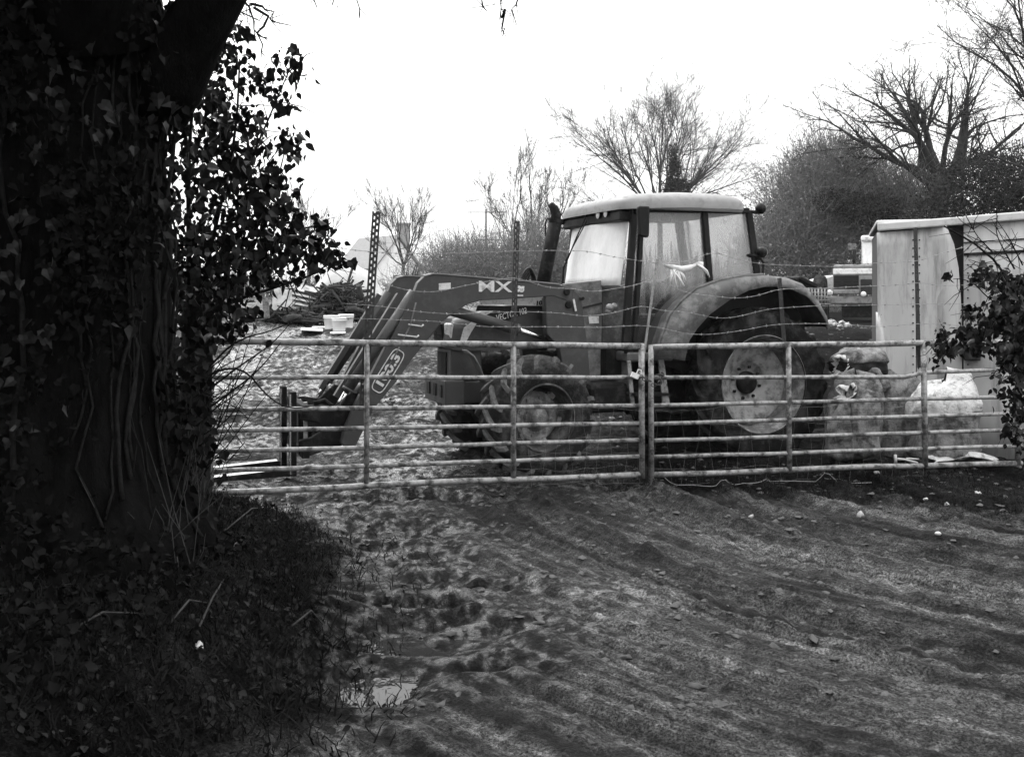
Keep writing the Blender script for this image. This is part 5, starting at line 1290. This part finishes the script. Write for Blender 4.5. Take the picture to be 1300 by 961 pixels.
# conifer, hedges, evergreens
def hedge(name, label, blobs, Y, depth, nl, nt, mm, leaf=.09, seed=1, cat='hedge', tm='twig', twL=(.4, 1.4), tr=.010, down=0, group=None):
    """blobs: photo ellipses (px, py, rx, ry) that make up the mass"""
    rng = np.random.default_rng(seed); base = place(blobs[0][0], Y); root = empty(name, base, 0, label, cat, group)
    ar = np.array([b[2]*b[3] for b in blobs], float); ar /= ar.sum()
    def sample(n, shell=.55):
        k = rng.choice(len(blobs), n, p=ar); B = np.array(blobs, float)[k]
        v = rng.normal(size=(n, 3)); v /= np.linalg.norm(v, axis=1, keepdims=True); v *= (rng.uniform(shell, 1, n)**.7*(1+.18*rng.normal(size=n)))[:, None]
        yy = Y+v[:, 1]*depth
        px = B[:, 0]+v[:, 0]*B[:, 2]; py = B[:, 1]-v[:, 2]*B[:, 3]
        return np.stack([(px-650)/F*Y, yy, CH-(py-HZ)/F*Y], 1)-np.array(base), v
    p, v = sample(nt, .2)
    d = v*.6+rng.normal(size=(nt, 3))*.5+np.array([0, 0, .55]); d /= np.linalg.norm(d, axis=1, keepdims=True)
    L = rng.uniform(*twL, nt)[:, None]
    paths = np.stack([p, p+d*L*.5+rng.normal(size=(nt, 3))*.06*L, p+d*L+rng.normal(size=(nt, 3))*.12*L], 1)
    t = Tubes(); t.add(paths, (rng.uniform(.6, 1.5, nt)*tr)[:, None]*np.array([1, .7, .3]), 3); o = t.build('twigs', M[tm], root); tag(o, kind='stuff')
    if nl:
        p, v = sample(nl); o = leaf_cloud('leaves', p, rng.uniform(.6, 1.3, nl)*leaf, M[mm], root, FLECK, rng, down); tag(o, kind='stuff')
    return root
hedge('hedgerow', 'grey tangled hedgerow beyond the loader beam, left of the cab', [(640, 345, 100, 46), (600, 340, 55, 38), (560, 352, 40, 38), (690, 335, 60, 55), (740, 340, 50, 50), (520, 372, 40, 22)], 46, 2.0, 15000, 9000, 'hedge', .085, 2, tm='scrub')
hedge('ivy_conifer', 'narrow dark ivy clad stem rising just behind the cab roof', [(856, 225, 9, 28), (855, 203, 5, 18), (858, 245, 17, 18), (868, 240, 10, 12)], 50, .6, 3600, 300, 'evergreen', .12, 3, 'tree')
hedge('thicket', 'grey leafy thicket behind the tractor cab and the box body', [(1022, 262, 66, 58), (1060, 245, 80, 66), (1110, 260, 80, 60), (1000, 310, 50, 56), (1020, 330, 80, 60), (1090, 320, 90, 60), (1050, 208, 48, 34), (1150, 265, 50, 45), (965, 320, 28, 34)], 40, 2.6, 42000, 16000, 'hedge', .085, 4, tm='scrub')
hedge('scrub', 'low grey scrub seen through the cab windows', [(800, 372, 70, 26), (880, 372, 70, 30), (930, 370, 40, 30), (770, 370, 40, 30)], 44, 2.0, 8000, 3000, 'hedge', .085, 12, tm='scrub')
hedge('evergreen_bush', 'dark evergreen bush above the right end of the box body', [(1245, 240, 60, 42), (1215, 260, 45, 35), (1290, 235, 40, 50), (1225, 215, 22, 24), (1180, 275, 35, 28), (1320, 270, 60, 60)], 30, 1.6, 20000, 1200, 'evergreen', .09, 5, 'bush')
hedge('evergreen_bush', 'dark leafy holly like bush in the middle of the thicket', [(1110, 265, 45, 22), (1060, 255, 30, 16), (1140, 280, 30, 20)], 37.5, .8, 5200, 300, 'evergreen', .09, 6, 'bush')
hedge('hedgerow', 'far pale hedge line along the top of the yard at the left', [(330, 372, 90, 22), (420, 365, 60, 16), (240, 365, 80, 30)], 70, 2, 6000, 2500, 'hedge', .14, 7)
rng = np.random.default_rng(19); n = 16000
pts = np.stack([-4.6+rng.normal(size=n)*.45, rng.uniform(-9, 2.2, n), rng.uniform(0, 3.6, n)], 1)
root = empty('lane_hedge', (-4.6, -3, .2), 0, 'dark hedge along the left side of the lane, beside the ivy tree', 'hedge')
o = leaf_cloud('leaves', pts-np.array([-4.6, -3, .2]), rng.uniform(.08, .15, n), M['evergreen'], root, OVAL, rng, .2); tag(o, kind='stuff')  # hedge out of view, added to block light from behind left
# far-off wood that closes the horizon
rng = np.random.default_rng(9); t = Tubes(); n = 4200
x = rng.uniform(-190, 190, n); y = 150+rng.uniform(-12, 20, n); hgt = rng.uniform(3, 7.5, n)*(.8+.4*np.sin(x*.07))
p0 = np.stack([x, y, np.full(n, .6)], 1); tip = p0+np.stack([rng.normal(size=n)*.8, rng.normal(size=n)*.5, hgt], 1)
t.add(np.stack([p0, (p0+tip)/2+rng.normal(size=(n, 3))*.2, tip], 1), np.array([[.2, .12, .03]])*np.ones((n, 1)), 3)
o = t.build('far_wood', M['twig']); tag(o, 'grey distant wood along the horizon', 'wood', None, 'stuff')

# ------------------------------------------------------------------ ivy clad tree at the left, gate post and ivy bush
YT = 5.75; tb = place(72, YT); tb.z = gz(tb.x, tb.y)
IT = empty('ivy_tree', tb, 0, 'massive dark ivy clad tree trunk filling the left edge', 'tree')
rng = np.random.default_rng(21)
def trunk_r(zz, a): 
    base = .60+.35*math.exp(-zz*3.0)-.035*zz+.10*math.exp(-((zz-2.75)/.35)**2)*max(0, math.cos(a))
    return base*(1+.16*float(noise2(a*2.2, zz*.35, 3))+.10*float(noise2(a*6, zz*.7, 4))+.05*abs(float(noise2(a*16, zz*1.6, 5))))
rows = []
for j in range(76):
    zz = -.3+j*.072; cxo = .06*math.sin(zz*1.1)+.02*zz
    rows.append([(cxo+trunk_r(max(0, zz), 2*math.pi*(i % 88)/88*1.0)*math.cos(2*math.pi*(i % 88)/88), trunk_r(max(0, zz), 2*math.pi*(i % 88)/88)*math.sin(2*math.pi*(i % 88)/88), zz) for i in range(89)])
MB().grid(rows).build('trunk', M['bark'], IT)
def lp(px, py, Y): return P(px, py, Y)-tb
for pts, rr in (([lp(190, 130, 5.7), lp(222, 85, 5.6), lp(250, 35, 5.5), lp(285, -25, 5.4), lp(320, -140, 5.2)], [.24, .20, .17, .15, .12]),
                ([lp(120, 60, 5.4), lp(100, -60, 5.2), lp(60, -250, 4.8)], [.3, .26, .2]), ([lp(30, 40, 5.6), lp(-80, -120, 5.6), lp(-200, -300, 5.4)], [.3, .24, .18])):
    MB().tube(pts, rr, 16).build('limb', M['bark'], IT)
# vines creeping up the trunk
for k in range(26):
    a = rng.uniform(-2.9, .5) if k < 22 else rng.uniform(-.3, .6); pts = []; r0 = rng.uniform(.004, .017)
    z0 = rng.uniform(0, .6); z1 = rng.uniform(2.4, 4.4)
    for i in range(22):
        zz = z0+(z1-z0)*i/21; a += rng.normal()*.05
        q_ = trunk_r(zz, a % (2*math.pi))+r0*.6+.02*abs(rng.normal())
        pts.append((.06*math.sin(zz*1.1)+.02*zz+q_*math.cos(a), q_*math.sin(a), zz))
    MB().tube(pts, [r0*(1-.5*i/21) for i in range(22)], 6).build('vine', M['vine'], IT)
# leaves on the trunk
def trunk_pts(n, rng, zlo, zhi, out=.22, centres=34):
    ca = rng.uniform(-2.6, .35, centres); cz_ = rng.uniform(zlo, zhi, centres)
    k = rng.integers(0, centres, n); a = ca[k]+rng.normal(size=n)*.17; zz = np.clip(cz_[k]+rng.normal(size=n)*.22, .05, 4.8)
    q_ = np.array([trunk_r(z_, a_ % (2*math.pi)) for z_, a_ in zip(zz, a)])+rng.uniform(.02, out, n)
    return np.stack([.06*np.sin(zz*1.1)+.02*zz+q_*np.cos(a), q_*np.sin(a), zz], 1)
o = leaf_cloud('ivy_leaves', trunk_pts(5200, rng, .1, 4.2), rng.uniform(.02, .065, 5200), M['ivy'], IT, IVY, rng, .6, (0, -1, .3)); tag(o, kind='stuff')
leaf_parts(trunk_pts(260, rng, .6, 3.4, .28, 22), rng.uniform(.055, .085, 260), M['ivy_big'], IT, IVY, rng, .7, (0, -1, .3))
# crown above the frame, out of view and enlarged to shade the bank
n = 30000; v = rng.normal(size=(n, 3)); v /= np.linalg.norm(v, axis=1, keepdims=True); v *= rng.uniform(.2, 1, n)[:, None]**.5
pts = np.stack([-1.6+v[:, 0]*4.2, -3.0+v[:, 1]*6.0, 5.7+v[:, 2]*1.9], 1)
keep = (pts[:, 2]+tb.z-CH)*F/np.maximum(pts[:, 1]+tb.y, .2) > HZ+30
keep |= (pts[:, 1]+tb.y < .8)
pts = pts[keep]
o = leaf_cloud('crown', pts, rng.uniform(.14, .26, len(pts)), M['ivy'], IT, IVY, rng, .4); tag(o, kind='stuff')
for k in range(7):
    a = rng.uniform(-3.1, .6); e = Vector((-.9+2.4*math.cos(a), -1.2+3.2*math.sin(a), 5.5+rng.uniform(-.3, .8)))
    s_ = Vector((0, 0, 3.9)); MB().tube([s_, s_.lerp(e, .5)+Vector((0, 0, .35)), e], [.12, .07, .02], 8).build('limb', M['bark'], IT)
# bare twigs hanging into the picture from above
t = Tubes()
def hang(p0, p1, n, sub, Y):
    a = np.array(lp(*p0, Y)); b = np.array(lp(*p1, Y)); k = 8
    ts = np.linspace(0, 1, k)[:, None]; path = a+(b-a)*ts+rng.normal(size=(k, 3))*.02
    t.add([path], [np.linspace(.010, .003, k)], 4)
    for _ in range(sub):
        i = rng.integers(1, k-1); d = (b-a)/np.linalg.norm(b-a)*.6+rng.normal(size=3)*.6; d /= np.linalg.norm(d); L = rng.uniform(.06, .22)
        q0 = path[i]; t.add([np.stack([q0, q0+d*L*.5+rng.normal(size=3)*.01, q0+d*L])], [[.003, .0022, .0012]], 3)
hang((630, -60), (634, 20), 1, 10, 6.0); hang((660, -60), (655, 25), 1, 12, 6.0); hang((600, -60), (618, 15), 1, 8, 6.0); hang((634, 10), (642, 48), 1, 5, 6.0)
hang((395, -60), (400, 12), 1, 8, 6.0); hang((440, -80), (452, 18), 1, 12, 6.0); hang((420, -70), (428, 14), 1, 8, 6.0)
hang((262, 8), (330, 22), 1, 6, 5.6); hang((320, 4), (360, 32), 1, 6, 5.6); hang((262, 30), (290, 70), 1, 8, 5.6); hang((300, -20), (335, 55), 1, 9, 5.6); hang((330, 10), (330, 75), 1, 7, 5.6)
hang((420, -200), (700, -80), 1, 6, 6.0); hang((285, -25), (440, -210), 1, 5, 5.7)
o = t.build('hanging_twigs', M['vine'], IT); tag(o, kind='stuff')

# gate post
gp = P(246, 640, 7.62); gp.z = gz(gp.x, gp.y)-.1
root = empty('gate_post', gp, 0, 'old dark wooden gate post wrapped in ivy, left end of the gates', 'gate post')
rows = []
for j in range(20):
    zz = j*.083; rows.append([((.118+.014*float(noise2(i*1.3, zz*2, 8)))*math.cos(2*math.pi*(i % 18)/18)+.02*zz, (.115+.014*float(noise2(i*1.3, zz*2, 8)))*math.sin(2*math.pi*(i % 18)/18), zz) for i in range(19)])
m = MB(); m.grid(rows); m.add(rows[-1][:-1], [tuple(range(18))]); m.build('post_timber', M['wood'], root)
m = MB(); m.bar((.0, -.13, 1.3), (.24, -.08, 1.28), .012, .04); m.tube([(.13, -.11, 1.22), (.13, -.11, 1.36)], .014, 8); m.build('hinge', M['angle'], root)

# ivy bush hanging over the post
IB = empty('ivy_bush', gp+Vector((0, -.12, .0)), 0, 'ragged ivy bush hanging above the gate post against the white sky', 'ivy')
ib = IB.location
cl = [(880,110,40,60),(860,200,60,90),(760,330,100,240),(950,290,60,110),(1070,240,60,110),(1030,370,40,60),(800,400,95,240),(940,440,50,90),(780,500,90,220),(1060,530,65,130),(900,560,90,200),(720,620,100,230),(980,650,85,190),(850,680,110,300),
      (700,760,110,260),(1000,740,90,200),(880,800,110,300),(1180,840,50,80),(1080,810,60,100),(760,900,110,300),(950,900,105,280),(1120,930,65,120)]
cl = [(x/2.889, y/2.889, r/2.889, n) for x, y, r, n in cl]
cl2 = [(720,60,110,260),(900,100,100,260),(1020,50,80,180),(850,180,90,220),(1180,60,60,110),(1230,70,40,60),(700,200,85,220),(820,260,85,200),(760,330,65,140),(870,300,55,70),(640,280,60,120),(620,430,50,80),(650,120,70,160),(1000,140,50,60)]
cl += [(x/2.889, 300+y/2.889, r/2.889, n) for x, y, r, n in cl2]
def cluster_pts(cl, Y, dep, rng, origin, mult=1.0):
    out = []
    for (px, py, r, n) in cl:
        n = max(4, int(n*mult)); v = rng.normal(size=(n, 3))*.55
        yy = Y+v[:, 1]*dep; out.append(np.stack([(px+v[:, 0]*r-650)/F*yy, yy, CH-(py+v[:, 2]*r-HZ)/F*yy], 1)-np.array(origin))
    return np.concatenate(out)
rng = np.random.default_rng(31)
pts = cluster_pts(cl, 7.35, .35, rng, ib, .52)
o = leaf_cloud('ivy_leaves', pts, rng.uniform(.03, .095, len(pts)), M['ivy'], IB, OVAL, rng, .8, (0, -.5, .3)); tag(o, kind='stuff')
pts = cluster_pts(cl, 6.95, .12, rng, ib, .052)[:290]
leaf_parts(pts, rng.uniform(.06, .095, len(pts)), M['ivy_big'], IB, IVY, rng, .9, (0, -.6, .3))
# stems of the bush
def ip(px, py, Y=7.4): return P(px, py, Y)-ib
STEMS = [([(238,640),(240,540),(236,430),(244,330),(236,240),(240,170),(250,90)], .035), ([(246,430),(262,340),(280,260),(300,180),(305,60)], .02), ([(246,430),(290,370),(330,320),(370,290),(420,285)], .018),
         ([(262,340),(310,290),(350,240),(362,190)], .014), ([(280,260),(320,200),(350,130),(372,78)], .012), ([(262,400),(300,380),(350,365),(400,350),(432,322)], .014), ([(236,240),(262,150),(262,100),(272,60)], .012), ([(330,320),(352,345),(368,372),(385,360)], .008)]
t = Tubes()
for pts, r0 in STEMS:
    sp = smooth_path(pts, 16); path = np.array([ip(a, b, 7.35+.05*math.sin(i)) for i, (a, b) in enumerate(sp)])
    MB().tube([Vector(p) for p in path], [r0*(1-.7*i/15) for i in range(16)], 7).build('stem', M['vine'], IB)
    for _ in range(16):
        i = rng.integers(2, 15); d = rng.normal(size=3)+np.array([.3, 0, .2]); d /= np.linalg.norm(d); L = rng.uniform(.1, .4); q0 = path[i]
        t.add([np.stack([q0, q0+d*L*.5+rng.normal(size=3)*.02, q0+d*L])], [[.005, .0035, .0015]], 4)
o = t.build('twigs', M['vine'], IB); tag(o, kind='stuff')
# bare shoots in front of the left gate
t = Tubes()
for _ in range(34):
    a = np.array(ip(rng.uniform(240, 268), rng.uniform(450, 640), 7.3)); e = np.array(ip(rng.uniform(275, 360), rng.uniform(395, 600), 7.15)); mid = (a+e)/2+rng.normal(size=3)*.06
    t.add([np.stack([a, a*.6+mid*.4+rng.normal(size=3)*.02, mid, mid*.4+e*.6+rng.normal(size=3)*.02, e])], [[.006, .005, .004, .003, .0015]], 4)
for pts in ([(262,480),(300,456),(330,490),(350,520),(380,522),(420,508)], [(262,470),(300,430),(350,420),(385,400)], [(258,500),(310,460),(350,435),(372,405)], [(262,520),(290,500),(330,470),(360,430)]):
    sp = smooth_path(pts, 14); path = np.array([ip(a, b, 7.2) for a, b in sp]); t.add([path], [np.linspace(.009, .003, 14)], 5)
o = t.build('bare_shoots', M['vine'], IB); tag(o, kind='stuff')

# bush reaching in at the right
RB0 = place(1340, 6.7); RB = empty('leafy_bush', RB0, 0, 'dark leafy ivy bush reaching in from the right edge before the box body', 'bush')
cr = [(500,380,24,8),(690,380,60,60),(800,400,70,90),(640,600,45,40),(720,690,70,90),(470,740,40,36),(450,840,65,80),(600,730,60,70),(850,560,100,170),(900,450,80,140),(930,700,120,260),(880,840,110,200),(800,620,80,130),(560,800,50,50),(680,800,50,60)]
cr = [(1100+x/4.805, 270+y/4.805, r/4.805, n) for x, y, r, n in cr]+[(1290, 480, 22, 120), (1292, 520, 20, 100), (1284, 545, 12, 40), (1300, 430, 25, 150), (1325, 400, 40, 260), (1330, 480, 40, 260), (1280, 500, 14, 40), (1330, 560, 40, 200)]
rng = np.random.default_rng(41)
pts = cluster_pts(cr, 6.6, .3, rng, RB0, .8); o = leaf_cloud('leaves', pts, rng.uniform(.035, .06, len(pts)), M['ivy'], RB, OVAL, rng, .6, (0, -.5, .4)); tag(o, kind='stuff')
pts = cluster_pts(cr, 6.35, .12, rng, RB0, .12)[:280]; leaf_parts(pts, rng.uniform(.04, .065, len(pts)), M['ivy_big'], RB, IVY, rng, .7, (0, -.6, .3))
t = Tubes()
BR = [([(1340,640),(1325,520),(1305,420),(1290,340),(1255,322),(1225,293),(1180,280)], .016), ([(1300,400),(1260,385),(1230,352),(1205,355)], .006), ([(1300,430),(1250,420),(1215,418),(1180,440)], .008), ([(1290,345),(1270,310),(1262,290),(1268,270)], .006), ([(1262,322),(1240,300),(1230,280)], .005),
      ([(1300,380),(1270,350),(1240,330),(1225,330)], .006), ([(1310,460),(1275,470),(1255,480)], .005), ([(1325,520),(1296,530),(1282,548)], .006), ([(1300,340),(1280,300),(1262,275)], .005)]
for pts, r0 in BR:
    sp = smooth_path(pts, 14); path = np.array([P(a, b, 6.6)-RB0 for a, b in sp]); MB().tube([Vector(p) for p in path], [r0*(1-.7*i/13) for i in range(14)], 6).build('stem', M['vine'], RB)
    for _ in range(12):
        i = rng.integers(2, 13); d = rng.normal(size=3)+np.array([-.5, 0, .2]); d /= np.linalg.norm(d); L = rng.uniform(.08, .3); q0 = path[i]
        t.add([np.stack([q0, q0+d*L*.5+rng.normal(size=3)*.015, q0+d*L])], [[.0035, .0025, .0012]], 3)
o = t.build('twigs', M['vine'], RB); tag(o, kind='stuff')

# ------------------------------------------------------------------ grass, leaf litter and sticks on the bank; scrub at the tree's foot
rng = np.random.default_rng(51)
def ground_pts(n, xr, yr, test):
    x = rng.uniform(*xr, n); y = rng.uniform(*yr, n); k = test(x, y); x, y = x[k], y[k]; return np.stack([x, y, gheight(x, y)], 1)
onbank = lambda x, y: (x < np.interp(y, BY, BX)-.22+.45*fbm(x*3, y*3, 3, 81)+.22*rng.exponential(size=len(x))-.10) & (y < 8.9)
def blades(name, pts, hr, mm, w=.004, lean=.5):
    n = len(pts); d = rng.normal(size=(n, 3))*lean; d[:, 2] = 1; d /= np.linalg.norm(d, axis=1, keepdims=True); L = rng.uniform(*hr, n)[:, None]
    s = rng.normal(size=(n, 3)); s[:, 2] = 0; s /= np.linalg.norm(s, axis=1, keepdims=True)
    b2_ = d+rng.normal(size=(n, 3))*.5*np.array([1, 1, .3]); 
    V = np.stack([pts-s*w, pts+s*w, pts+d*L*.6+s*w*.8, pts+d*L*.6-s*w*.8, pts+d*L*.6+b2_*L*.4], 1).reshape(-1, 3)
    i = np.arange(n)[:, None]*5
    return mesh_np(name, V, [i+np.array([[0, 1, 2, 3]]), i+np.array([[3, 2, 4]])], mm, None, False)
pts = ground_pts(30000, (-3.6, -.4), (3.3, 8.8), onbank)
tag(blades('bank_grass', pts, (.03, .11), M['grass'], .0035, .8), 'short tangled winter grass on the left bank', 'grass', None, 'stuff')
pts = ground_pts(12000, (.6, 5.6), (7.2, 9.9), lambda x, y: (x*.42+y-9.2+.6*fbm(x*1.4, y*1.4, 3, 61) > 0))
tag(blades('verge_grass', pts, (.02, .06), M['grass'], .003, .9), 'sparse dark grass on the soil along the right gate', 'grass', None, 'stuff')
pts = ground_pts(9000, (-3.6, -.3), (3.3, 8.8), onbank); pts[:, 2] += .015
o = leaf_cloud('leaf_litter', pts, rng.uniform(.02, .05, len(pts)), M['litter'], None, OVAL, rng, .0, (0, 0, 1.5)); tag(o, 'dead leaves scattered over the left bank', 'leaf litter', None, 'stuff')
# dead upright stalks and brambles at the foot of the tree and post
t = Tubes()
for _ in range(240):
    px = rng.uniform(90, 262); Y = rng.uniform(5.2, 7.5); x = (px-650)/F*Y
    if x < tb.x and abs(Y-tb.y) < .3: continue
    z = gz(x, Y); L = rng.uniform(.15, .75); d = np.array([rng.normal()*.25, rng.normal()*.25, 1]); q0 = np.array([x, Y, z-.02])
    t.add([np.stack([q0, q0+d*L*.5+rng.normal(size=3)*.03, q0+d*L+rng.normal(size=3)*.10*L])], [[.0035, .003, .0012]], 3)
o = t.build('dead_stalks', M['stick']); tag(o, 'thin dead stalks standing at the foot of the ivy tree and gate post', 'stalks', None, 'stuff')
pts = ground_pts(5200, (-4.4, -1.6), (2.6, 6.2), lambda x, y: x < -1.55-.22*(y-3)*0+.0*y+ .3*fbm(x*2, y*2, 2, 91)-.25*np.maximum(0, y-4.2)*0); pts[:, 2] += rng.uniform(0, .55, len(pts))*np.clip((-1.5-pts[:, 0]), 0, 1)
o = leaf_cloud('ground_ivy', pts, rng.uniform(.03, .06, len(pts)), M['ivy'], None, IVY, rng, .2, (0, -.3, 1)); tag(o, 'dark ivy undergrowth at the lower left corner', 'ivy', None, 'stuff')
STK = [([(270,690),(320,660),(340,648)], 'bent dead stick arching over the bank below the left gate'), ([(205,695),(222,710),(228,735),(243,738)], 'crooked dead stick at the foot of the ivy tree'), ([(250,808),(270,775),(287,735)], 'thin pale stick standing out of the leaf litter'), ([(215,797),(240,785),(262,770)], 'short stick lying across the leaf litter'),
       ([(90,806),(130,800),(175,785)], 'long stick on the dark ground at the lower left'), ([(370,800),(395,795),(410,790)], 'short pale stick near the edge of the bank')]
for pts, lab in STK:
    pw = []
    for i, (px, py) in enumerate(pts):
        Y = F*CH/(py-HZ)
        for _ in range(5): Y = F*(CH-gz((px-650)/F*Y, Y))/(py-HZ)
        x = (px-650)/F*Y; pw.append(Vector((x, Y, gz(x, Y)+.02+(.06 if i == 1 else 0))))
    o = MB().tube([p-pw[0] for p in pw], [.006]+[.005]*(len(pw)-2)+[.003], 6).build('stick', M['stick']); o.location = pw[0]; tag(o, lab, 'stick', 'dead sticks on the bank')
# mud clods on the lane and yard
pts = np.concatenate([ground_pts(1800, (-3, 4.5), (4, 10), lambda x, y: x > np.interp(y, BY, BX)-.1), ground_pts(3500, (-6.5, 11), (8.6, 24), lambda x, y: (x < 3) | (y > 14))])
n = len(pts); s = rng.uniform(.006, .022, n)*rng.uniform(.6, 1.3, n)*(1+.4*sstep(9, 13, pts[:, 1]))
octa = np.array([(1,0,0),(0,1,0),(-1,0,0),(0,-1,0),(0,0,.7),(.6,.6,.35),(-.6,.5,.3),(.5,-.6,.3)]); fo = np.array([(0,5,4),(5,1,4),(1,6,4),(6,2,4),(2,3,4),(3,7,4),(7,0,4),(0,1,5),(1,2,6),(3,0,7)])
V = pts[:, None]+s[:, None, None]*octa[None]*np.array([1.3, 1.3, .8])*(1+.45*rng.normal(size=(n, 8, 1)))
o = mesh_np('mud_clods', V.reshape(-1, 3), (fo[None]+(np.arange(n)*8)[:, None, None]).reshape(-1, 3), M['clod'], None, False); tag(o, 'clods of mud scattered over the lane and yard', 'mud', None, 'stuff')

# ------------------------------------------------------------------ damp winter air
hz = MB().box((0, 98, 9.25), (440, 296, 21.5)).build('haze', bpy.data.materials.new('haze_air')); tag(hz, kind='stuff')
hm = hz.data.materials[0]; hm.use_nodes = True; t_ = hm.node_tree; t_.nodes.clear()
out = t_.nodes.new('ShaderNodeOutputMaterial'); vol = t_.nodes.new('ShaderNodeVolumePrincipled'); vol.inputs['Color'].default_value = g(.97); vol.inputs['Density'].default_value = .0004; vol.inputs['Anisotropy'].default_value = .3
t_.links.new(vol.outputs[0], out.inputs['Volume'])
